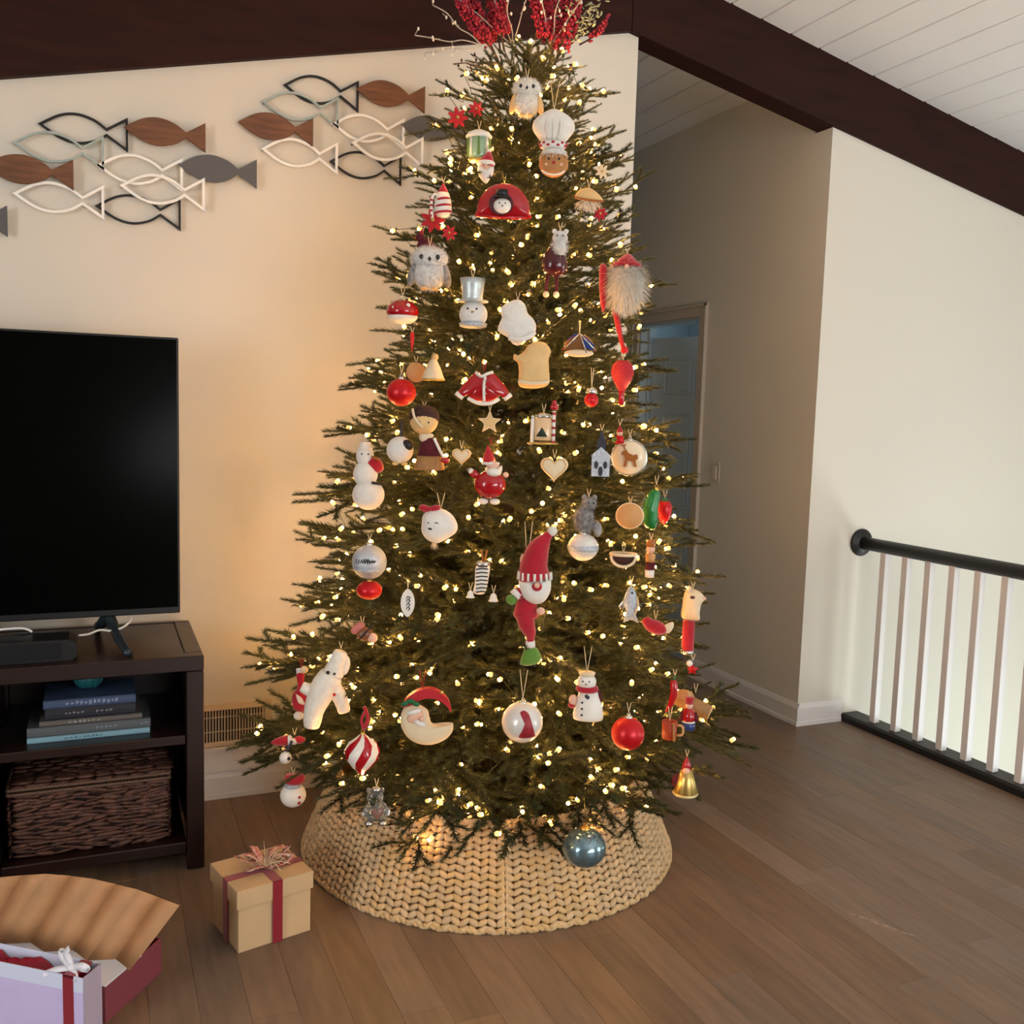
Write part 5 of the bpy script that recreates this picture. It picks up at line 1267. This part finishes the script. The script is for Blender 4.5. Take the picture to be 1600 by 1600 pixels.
o.p('globe', MB().ell((0, 0, 0), 9.5, 18, 12), WHC); o.p('dot', MB().ell((5, -7.5, 1), 3, 8, 6), BLK); o.cap(8.5, 3, 2.5); o.p('strap', MB().tube([(2, 0, 10), (10, 2, 26)], 2, 6), CHARC)
o = Orn('candy_twist_ornament', 'brown and pink wrapped candy ornament at the left', 566, 987, 1.02)
o.p('candy', MB().ell((4, 0, -4), (13, 10, 11), 16, 10), mat('brown_foil', (120, 74, 52), .35)); o.p('wrapper', MB().puff(spline([(-18, 2), (-8, 14), (4, 12), (-2, 2), (-12, -4)], 3), 5), mat('pink_foil', (190, 110, 100), .35)); o.p('stripe', MB().tube([(-4, -10, -10), (6, -11, 2), (18, -8, 14)], 1.4, 5), BLK); o.p('wrapper', MB().ell((16, -5, -9), (8, 5, 8), 12, 8), PINK); o.cord(10, 14)
def spray(seed, Lr=.34):
    rr = random.Random(seed); mb = MB(); st = MB()
    def twig(pts, dens, nl, rad):
        P = [V(p) for p in pts]; tot = sum((P[i+1]-P[i]).length for i in range(len(P)-1))
        st.tube(P, [rad*(1-.6*i/(len(P)-1)) for i in range(len(P))], 4)
        n = int(tot*dens)
        for i in range(n):
            f_ = (i+rr.random())/n*(len(P)-1); k = min(int(f_), len(P)-2); f2 = f_-k
            p = P[k].lerp(P[k+1], f2); d = (P[k+1]-P[k]).normalized()
            s1 = d.orthogonal().normalized(); s1 = Matrix.Rotation(rr.uniform(0, 2*pi), 3, d) @ s1
            if s1.z < -.3: s1.z *= .4
            tipf = f_/(len(P)-1)
            l_ = nl*rr.uniform(.75, 1.2)*(1-.35*max(0, tipf-.75)/.25)
            e = (d*rr.uniform(.75, 1.35)+s1).normalized()*l_
            wv = d.cross(s1).normalized()*.0015
            mb.add([p+wv, p-wv, p+e], [(0, 1, 2)], False)
    droop = rr.uniform(-.02, .03)
    main = [(Lr*k/6, rr.uniform(-.006, .006)*(k > 0), droop*(k/6)**2+rr.uniform(-.003, .003)) for k in range(7)]
    twig(main, 1300, .024, .0034)
    nside = 7
    for i in range(nside):
        f_ = .12+.76*i/(nside-1); k = f_*6; i0 = min(int(k), 5); base = V(main[i0]).lerp(V(main[i0+1]), k-i0)
        sg = 1 if i % 2 else -1
        a = math.radians(rr.uniform(30, 48))*sg; el = rr.uniform(-.25, .35)
        l_ = (.20-.085*f_)*rr.uniform(.8, 1.15)
        d = V((math.cos(a), math.sin(a), el)).normalized()
        c = V((1, 0, 0))*.25
        pts = [base, base+d*l_*.5, base+(d+c).normalized()*l_*1.0]
        twig(pts, 1350, .022, .002)
        if l_ > .13:
            a2 = a+sg*math.radians(30); b2 = base.lerp(V(pts[2]), .45); d2 = V((math.cos(a2), math.sin(a2), rr.uniform(-.2, .3)))
            twig([b2, b2+d2*l_*.42], 1350, .020, .0015)
    # upright filler tufts over the stem
    for i in range(3):
        f_ = rr.uniform(.1, .6); base = V((Lr*f_, 0, droop*f_*f_)); d = V((.8, rr.uniform(-.5, .5), rr.uniform(.4, .8))).normalized()
        twig([base, base+d*rr.uniform(.06, .1)], 1500, .018, .0015)
    n0 = len(mb.f)
    mb.add(st.v, st.f, True)
    me = mb.mesh('branch_spray'); me.materials.append(NEED); me.materials.append(BARK)
    mi = [0]*n0+[1]*(len(mb.f)-n0); me.polygons.foreach_set('material_index', mi)
    return me, mb, n0
SPR = [spray(100+i) for i in range(12)]
LREF = .34
rb_ = random.Random(21)
SBOX = [(x_, y_, z_) for x_ in (-.02, .37) for y_ in (-.16, .16) for z_ in (-.06, .1)]
specs = []      # (matrix, outward dot camera, tip)
def add_branch(z, ang, u, Ls, pit):
    a = axis(z); d = V((math.cos(ang), math.sin(ang), 0))
    R_ = RZ(z)*u
    # keep clear of the wall behind
    if d.y > .1: R_ = min(R_, (3.35-a.y)/d.y)
    Ls = min(Ls, R_*1.0)
    tip = a+d*R_
    dirv = (d+V((0, 0, math.tan(pit)))).normalized()
    base = tip-dirv*Ls
    yv = V((0, 0, 1)).cross(dirv).normalized(); zv = dirv.cross(yv)
    roll = Matrix.Rotation(rb_.uniform(-.5, .5), 3, dirv)
    yv, zv = roll @ yv, roll @ zv
    s_ = Ls/LREF
    m = Matrix((dirv*s_, yv*s_*rb_.uniform(.9, 1.15), zv*s_)).transposed().to_4x4(); m.translation = base
    fac = -(d.x*a.x+d.y*a.y)/math.hypot(a.x, a.y)
    if d.y > -.2:      # pull rear sprays off the wall
        my = max((m @ V(c_)).y for c_ in SBOX)
        if my > 3.43:
            sh_ = V((0, 3.43-my, 0)); m.translation = base+sh_; tip = tip+sh_; base = base+sh_
    specs.append((m, fac, tip, base))
z = .24
while z < 2.44:
    R_ = RZ(z); n = max(6, int(2*pi*R_/.14)); ph = rb_.uniform(0, 6.28)
    hfrac = (z-.24)/2.3
    for i in range(n):
        ang = ph+2*pi*(i+rb_.uniform(-.35, .35))/n
        u = rb_.choice([1.07, 1.02, .95, .89, .84, .79, .74])
        pit = math.radians(rb_.uniform(-14, 10)+ 16*hfrac - (12 if z < .36 else 0))
        add_branch(z+rb_.uniform(-.04, .04), ang, u, rb_.uniform(.33, .44)*(1-.36*hfrac), pit)
    z += .098-.022*hfrac
NOUT = len(specs)
z = .3
while z < 2.5:
    R_ = RZ(z)*.72; n = max(5, int(2*pi*R_/.12)); ph = rb_.uniform(0, 6.28)
    for i in range(n):
        add_branch(z+rb_.uniform(-.05, .05), ph+2*pi*(i+rb_.uniform(-.3, .3))/n, rb_.uniform(.55, .78), .27*(1-.3*(z/2.5)), math.radians(rb_.uniform(-5, 45)))
    z += .1
# apex tuft
for i in range(8):
    a = 2*pi*i/8
    m = Matrix.Translation(axis(2.33)) @ Matrix.Rotation(a, 4, 'Z') @ Matrix.Rotation(-math.radians(55+10*(i % 3)), 4, 'Y') @ Matrix.Scale(.5, 4)
    specs.append((m, 1, axis(2.5), axis(2.4)))
ospheres = []
bpy.context.view_layer.update()
for o_ in ORN:
    lo = V((9, 9, 9)); hi = V((-9, -9, -9))
    for ch in o_.r.children:
        if 'cord' in ch.name: continue
        for c_ in ch.bound_box:
            q = ch.matrix_world @ V(c_)
            lo = V(map(min, lo, q)); hi = V(map(max, hi, q))
    ospheres.append(((lo+hi)/2, (hi-lo)/2))
def blocks(p, pad=0.0):
    # would a tip at p stand in the way of an ornament hung there
    for c_, h_ in ospheres:
        d_ = p-c_
        if abs(d_.z) < h_.z*.9+pad and math.hypot(d_.x, d_.y) < max(h_.x, h_.y)*1.0+pad: return True
    return False
SV = [np.array(mb_.v)[::3] for _, mb_, _ in SPR]
def pierces(sp, i):
    m, fac, tip, bs = sp
    if fac > -.4:
        M_ = np.array(m); W = SV[i % len(SPR)] @ M_[:3, :3].T+M_[:3, 3]
        for c_, h_ in ospheres:
            if (c_-tip).length > .45: continue
            n_ = (CAM-c_).normalized(); d_ = W-np.array(c_); dep = d_ @ np.array(n_)
            lat = d_-dep[:, None]*np.array(n_)
            hit = (dep > 0) & (dep < .35) & (np.abs(lat[:, 2]) < h_.z*.8) & (np.hypot(lat[:, 0], lat[:, 1]) < max(h_.x, h_.y)*.75)
            if hit.sum() > 25: return True
    return any(blocks(bs.lerp(tip, f_), .022) for f_ in (.55, .7, .8, .9, 1.0, 1.08))
keep = [i for i, s_ in enumerate(specs) if i >= NOUT or not pierces(s_, i)]
# a shorter twig stands in for every one left out, so the tree stays closed behind the ornament
short = []
for i in range(NOUT):
    if i not in set(keep):
        m, fac, tip, bs = specs[i]
        d_ = (tip-bs); m2 = m.copy() @ Matrix.Scale(.72, 4); m2.translation = bs-d_*.12
        short.append((m2, fac, bs+d_*.6, bs))
specs = [specs[i] for i in keep if i < NOUT]+short+[specs[i] for i in keep if i >= NOUT]
NOUT = len([i for i in keep if i < NOUT])+len(short)
order = sorted(range(len(specs)), key=lambda i: -(specs[i][1]+(.6 if i < NOUT else -.6)))
part_ids = order[:300]
Tm = Matrix.Translation(-T0)
for i in part_ids:
    o = bpy.data.objects.new('branch', SPR[i % len(SPR)][0]); link(o, tree); o.matrix_basis = Tm @ specs[i][0]
rest = order[300:]
vv, ff, mi, base = [], [], [], 0
arr = []
for me, mb, n0 in SPR:
    arr.append((np.array(mb.v, dtype=np.float64), mb.f, n0))
me = bpy.data.meshes.new('rear_branches')
allv = []; loops = []; starts = []; totals = []; mids = []
off = 0; ls = 0
fl_cache = []
for v, f, n0 in arr:
    fl_cache.append((np.concatenate([np.array(q) for q in f]), np.array([len(q) for q in f])))
for i in rest:
    v, f, n0 = arr[i % len(arr)]; lp, ln_ = fl_cache[i % len(arr)]
    m = np.array(Tm @ specs[i][0])
    allv.append(v @ m[:3, :3].T + m[:3, 3]); loops.append(lp+off)
    st_ = np.concatenate([[0], np.cumsum(ln_)[:-1]])+ls
    starts.append(st_); mids.append((np.arange(len(f)) >= n0).astype(np.int32))
    off += len(v); ls += len(lp)
allv = np.concatenate(allv); loops = np.concatenate(loops); starts = np.concatenate(starts); mids = np.concatenate(mids)
me.vertices.add(len(allv)); me.vertices.foreach_set('co', allv.astype(np.float32).ravel())
me.loops.add(len(loops)); me.loops.foreach_set('vertex_index', loops.astype(np.int32))
me.polygons.add(len(starts)); me.polygons.foreach_set('loop_start', starts.astype(np.int32))
me.update(calc_edges=True); me.validate()
me.materials.append(NEED); me.materials.append(BARK)
if len(me.polygons) == len(mids): me.polygons.foreach_set('material_index', mids)
link(bpy.data.objects.new('rear_branches', me), tree, kind='stuff')
MB().tube([V((0, 0, .02)), axis(1.2)-T0, axis(2.45)-T0], [.028, .024, .01], 10).build('trunk', BARK, tree)
std = MB()
for k in range(4):
    a = pi/4+k*pi/2; std.tube([(0, 0, .14), (.16*math.cos(a), .16*math.sin(a), .05), (.3*math.cos(a), .3*math.sin(a), .01)], .01, 8)
std.build('stand', mat('green_metal_stand', (30, 46, 34), .5), tree)

# ------------------------------------------------------------------ light string
lt = empty('string_lights', (T0.x, T0.y, 0), label='warm white fairy lights wound around the green tree', cat='string lights')
BULB = bpy.data.materials.new('warm_bulb'); BULB.use_nodes = True
nt = BULB.node_tree; nt.nodes.clear()
e_ = nt.nodes.new('ShaderNodeEmission'); e_.inputs[0].default_value = (1.0, .50, .15, 1); e_.inputs[1].default_value = 1050
oo = nt.nodes.new('ShaderNodeOutputMaterial'); nt.links.new(e_.outputs[0], oo.inputs[0])
AMBG = bpy.data.materials.new('warm_bulb_glass'); AMBG.use_nodes = True
nt = AMBG.node_tree; nt.nodes.clear()
e2 = nt.nodes.new('ShaderNodeEmission'); e2.inputs[0].default_value = (1.0, .52, .14, 1); e2.inputs[1].default_value = 2.4
o2 = nt.nodes.new('ShaderNodeOutputMaterial'); nt.links.new(e2.outputs[0], o2.inputs[0])
AMBG.cycles.emission_sampling = 'NONE'
rl_ = random.Random(33)
bulbs = []
cand = [i for i in range(NOUT)]
tries = 0
while len(bulbs) < 760 and tries < 40000:
    tries += 1
    i = rl_.choice(cand); m, fac, tip, bs = specs[i]
    if fac < -.55: continue
    if tip.z > 1.2 and rl_.random() < .1: continue
    f_ = rl_.choice([.55, .7, .8, .88, .95]); p = bs.lerp(tip, f_)+V((rl_.uniform(-.03, .03), rl_.uniform(-.03, .03), rl_.uniform(.002, .022)))
    if p.y > 3.40: continue
    if blocks(p, .012): continue
    if any((p-q[0]).length < .042 for q in bulbs): continue
    bulbs.append((p, fac))
bprof = [(0, 0), (.0042, .0005), (.0066, .005), (.0066, .009), (.0045, .0135), (.0036, .0155), (.0016, .0185), (0, .019)]
NF = 8*7
bm_ = MB().lathe(bprof, seg=7).mesh('bulb'); bm_.materials.append(AMBG); bm_.materials.append(BULB)
bm_.polygons.foreach_set('material_index', [1 if 7*4 <= i < 7*5 else 0 for i in range(len(bm_.polygons))])
bulbs.sort(key=lambda q: -q[1])
bigm = MB()
sock = MB()
tr = []
for k, (p, fac) in enumerate(bulbs):
    d = V((rl_.uniform(-1, 1), rl_.uniform(-1, .4), rl_.uniform(-.3, 1))).normalized(); q = d.to_track_quat('Z', 'Y')
    sock.tube([p-T0-d*.012, p-T0+d*.001], .0032, 6)
    if k < 300:
        o = bpy.data.objects.new('bulb', bm_); o.location = p-T0; o.rotation_mode = 'QUATERNION'; o.rotation_quaternion = q; link(o, lt)
    else:
        bigm.lathe(bprof, seg=7, rot=q.to_matrix(), c=p-T0)
bc_ = bigm.build('bulb_cluster', AMBG, lt, kind='stuff'); bc_.data.materials.append(BULB)
npb = len(bm_.polygons)
bc_.data.polygons.foreach_set('material_index', [1 if 7*4 <= (i % npb) < 7*5 else 0 for i in range(len(bc_.data.polygons))])
hel = sorted(bulbs, key=lambda q: (round(q[0].z/.11), math.atan2(q[0].y-T0.y, q[0].x-T0.x)))
for (a, _), (b, _) in zip(hel, hel[1:]):
    if (a-b).length < .4:
        mid = (a+b)/2; ax_ = axis(mid.z); mid = mid+(ax_-mid).normalized()*.03+V((0, 0, -.02))
        sock.tube(spline([a-T0, mid-T0, b-T0], 3, False), .0011, 3)
sock.build('wire', SOCK, lt)

# ------------------------------------------------------------------ woven tree collar
CC = V((1.17, 2.83, 0)); RB, RTOP, CH = .598, .485, .265
col = empty('woven_tree_collar', CC, label='round natural seagrass tree collar with herringbone weave, under the tree', cat='tree collar')
SEAG = mat('seagrass', (210, 176, 128), .7, var=.2, vscale=40, bump=.15, bscale=220, objvar=.1)
SEAGD = mat('seagrass_core', (112, 80, 48), .9)
seam = math.atan2(2.257-2.83, .994-1.17)
def cone_pt(ang, f_, dr=0):
    r = RB+(RTOP-RB)*f_+dr; return V((r*math.cos(ang), r*math.sin(ang), CH*f_))
core = MB(); NS = 96
for k in range(2):
    a0 = seam+k*pi+.004; a1 = seam+(k+1)*pi-.004
    cm = MB(); vs = []
    for i in range(NS+1):
        a = a0+(a1-a0)*i/NS
        vs += [cone_pt(a, 0, -.004), cone_pt(a, 1, -.004), cone_pt(a, 1, -.016), cone_pt(a, 0, -.016)]
    fs = []
    for i in range(NS):
        for j in range(4): fs.append((i*4+j, i*4+4+j, i*4+4+(j+1) % 4, i*4+(j+1) % 4))
    fs += [(3, 2, 1, 0), (NS*4, NS*4+1, NS*4+2, NS*4+3)]
    cm.add(vs, fs).build('panel_core', SEAGD, col)
NR_, NC_ = 15, 150
rc = random.Random(4)
tilt0 = math.atan2(RB-RTOP, CH)
pieces = []
for r_ in range(NR_):
    f_ = (r_+.5)/NR_
    for c_ in range(NC_):
        fr_ = (c_+.5)/NC_
        ang = seam+2*pi*fr_
        ds = min(abs(fr_-.0), abs(fr_-.5), abs(fr_-1))
        p = cone_pt(ang, f_+ (.5/NR_ if c_ % 2 else 0)*.0, rc.uniform(-.001, .002))
        wdt = (RB+(RTOP-RB)*f_)*2*pi/NC_
        sgn = 1 if c_ % 2 else -1
        # local frame: tangent, normal, slope
        T = V((-math.sin(ang), math.cos(ang), 0)); S = (cone_pt(ang, 1)-cone_pt(ang, 0)).normalized(); N = T.cross(S)
        th = sgn*math.radians(33+rc.uniform(-8, 8))
        A = T*math.cos(th)+S*math.sin(th); B = -T*math.sin(th)+S*math.cos(th)
        mm = Matrix((A*wdt*.74*rc.uniform(.92, 1.1), B*.0098*rc.uniform(.9, 1.12), N*.009)).transposed().to_4x4(); mm.translation = p
        pieces.append((mm, p))
um = MB().ell((0, 0, 0), 1, 7, 5)
ums = um.mesh('strand'); ums.materials.append(SEAG)
camdir = V((-CC.x, -CC.y, 0)).normalized()
pieces.sort(key=lambda q: -(V((q[1].x, q[1].y, 0)).normalized().dot(camdir)+(.0 if q[1].z < .2 else -.2)))
for mm, p in pieces[:300]:
    o = bpy.data.objects.new('strand', ums); link(o, col); o.matrix_basis = mm
uv = np.array(um.v); st = MB()
for mm, p in pieces[300:]:
    m = np.array(mm); st.add([tuple(q) for q in uv @ m[:3, :3].T+m[:3, 3]], um.f)
st.build('woven_strands', SEAG, col, kind='stuff')
for nm, f_, rad in (('top_rim', 1.0, .010), ('bottom_rim', .0, .008)):
    t_ = MB()
    for k in range(2):
        a0 = seam+k*pi+.008; a1 = seam+(k+1)*pi-.008
        for i in range(110):
            a = a0+(a1-a0)*(i+.5)/110; T = V((-math.sin(a), math.cos(a), 0))
            rot = T.to_track_quat('X', 'Z').to_matrix() @ Matrix.Rotation(.5, 3, 'Y')
            t_.ell(cone_pt(a, f_)+V((0, 0, rad if f_ == 0 else 0)), (.014, rad*.8, rad*.8), 6, 4, rot)
    t_.build(nm, SEAG, col, kind='stuff')
for sd in (-1, 1):
    t_ = MB()
    a = seam+sd*.011
    t_.tube([cone_pt(a, k/10, .002+.001*math.sin(k*3)) for k in range(11)], .0055, 6); t_.build('seam_cord', SEAG, col)

# ------------------------------------------------------------------ topper sprays
REDB = mat('frosted_red_berry', (138, 14, 32), .45, rgb2=(176, 40, 62), vscale=200)
STEM = mat('brown_twig', (58, 40, 30), .8)
FROST = mat('frosted_grey_twig', (176, 168, 156), .7)
def at_depth(px, py, dist):  # point at a horizontal range from the camera on that sight line
    d = ray(px, py); return CAM+d*(dist/math.hypot(d.x, d.y))
def berry_spray(base, tip, n, wd, m, label, seed, name='berry_spray', br=.0046, stem=STEM):
    rr = random.Random(seed); base, tip = V(base), V(tip)
    r = empty(name, base, label=label, cat='spray', group='berry sprays in the tree top')
    d = tip-base; side = d.cross(V((0, 1, 0))).normalized(); n2 = d.cross(side).normalized()
    bend = side*rr.uniform(-.03, .03)
    pts = [d*t+bend*math.sin(pi*t) for t in [k/8 for k in range(9)]]
    sm = MB().tube(pts, [.003-.0002*k for k in range(9)], 6); be = MB()
    for i in range(n):
        t = .12+.88*rr.random(); k = min(int(t*8), 7); p = pts[k].lerp(pts[k+1], t*8-k)
        w__ = wd*(1.15-t*.75); a = rr.uniform(0, 2*pi); q = p+(side*math.cos(a)+n2*math.sin(a))*w__*rr.uniform(.25, 1)+d.normalized()*.012
        be.ell(q, br*rr.uniform(.7, 1.2), 6, 4)
        if i % 3 == 0: sm.tube([p, q], .0008, 3)
    sm.build('stem', stem, r); be.build('berries', m, r, kind='stuff')
    return r
DT = math.hypot(axis(2.5).x, axis(2.5).y)
bsp = [((778, 92), (690, -40), -.06, 'left outermost frosted red berry spray in the tree top'), ((782, 84), (742, -75), .02, 'frosted red berry spray second from the left in the tree top'),
       ((788, 80), (800, -80), -.05, 'upright frosted red berry spray left of the tree tip'), ((862, 84), (822, -60), -.06, 'frosted red berry spray leaning left from the tree tip centre'),
       ((866, 96), (866, -70), .0, 'upright frosted red berry spray right of the tree tip'), ((866, 102), (902, -50), -.05, 'frosted red berry spray leaning right in the tree top'),
       ((800, 70), (772, -90), .05, 'frosted red berry spray behind the left ones in the tree top'), ((850, 70), (846, -90), .05, 'frosted red berry spray behind the right ones in the tree top'),
       ((776, 90), (716, -60), -.02, 'frosted red berry spray just inside the leftmost one in the tree top'), ((868, 98), (884, -70), -.02, 'frosted red berry spray between the upright and right leaning ones in the tree top'),
       ((905, 70), (948, 28), .03, 'small red berry twig at the right of the tree top')]
for i, (a, b, dd, lb) in enumerate(bsp):
    berry_spray(at_depth(*a, DT+dd), at_depth(*b, DT+dd-.02), 430 if i < 10 else 60, .025 if i < 10 else .014, REDB, lb, 50+i)
# bare frosted twigs with pale buds
def bud_twig(base, tips, label, seed, m=FROST, bud=mat('white_bud', (226, 216, 200), .5)):
    r = empty('bud_twig', base, label=label, cat='twig', group='frosted twigs in the tree top'); rr = random.Random(seed)
    sm = MB(); bd_ = MB()
    for tp in tips:
        e = V(tp)-V(base); mids = [V((0, 0, 0))]+[e*t+V((rr.uniform(-1, 1), 0, rr.uniform(-1, 1)))*.008 for t in (.25, .5, .75)]+[e]
        sm.tube(spline(mids, 4, False), .0018, 5)
        for t in (.45, .62, .8, 1.0):
            p = e*t; q = p+V((rr.uniform(-.02, .02), rr.uniform(-.01, .01), rr.uniform(-.02, .02))); sm.tube([p, q], .0011, 4)
            bd_.ell(q, (.0035, .0035, .0055), 6, 5)
    sm.build('stem', m, r); bd_.build('buds', bud, r, kind='stuff')
bud_twig(at_depth(752, 70, DT-.1), [at_depth(648, 55, DT-.12), at_depth(664, 82, DT-.1), at_depth(676, 8, DT-.12)], 'bare frosted twigs with white buds at the left of the tree top', 1)
bud_twig(at_depth(778, 100, DT-.08), [at_depth(708, 100, DT-.1), at_depth(735, 84, DT-.1)], 'short dark twig with tiny buds below the berry sprays', 2, STEM, STEM)
bud_twig(at_depth(800, 70, DT-.02), [at_depth(700, -20, DT-.1), at_depth(755, -40, DT-.1), at_depth(790, -40, DT-.14), at_depth(830, -40, DT-.14)], 'pale frosted twigs among the left red berry sprays', 3)
bud_twig(at_depth(858, 70, DT-.02), [at_depth(848, -20, DT-.15), at_depth(880, -30, DT-.13), at_depth(908, 0, DT-.1)], 'pale frosted twigs among the right red berry sprays', 4)
GLEAF = mat('frosted_green_leaf', (150, 158, 112), .6, rgb2=(206, 206, 170), vscale=80)
lv = empty('frosted_leaf_spray', at_depth(880, 80, DT-.04), label='pale green frosted leaf spray at the right of the tree top', cat='spray')
rr = random.Random(8); lb_ = V(lv.location); sm = MB(); lf = MB()
for tp in ((900, -20), (925, 5), (938, 20), (946, -10), (915, 35)):
    e = at_depth(*tp, DT-.06+rr.uniform(-.04, .04))-lb_; sm.tube([V((0, 0, 0)), e*.5+V((0, 0, -.01)), e], .0016, 5)
    for i in range(26):
        p = e*rr.uniform(.3, 1.03)+V((rr.uniform(-1, 1), rr.uniform(-1, 1), rr.uniform(-1, 1)))*.016
        rot = Matrix.Rotation(rr.uniform(0, 6), 3, 'Z') @ Matrix.Rotation(rr.uniform(-1, 1), 3, 'Y')
        lf.ell(p, (.009, .004, .0015), 6, 4, rot)
sm.build('stem', STEM, lv); lf.build('leaves', GLEAF, lv, kind='stuff')
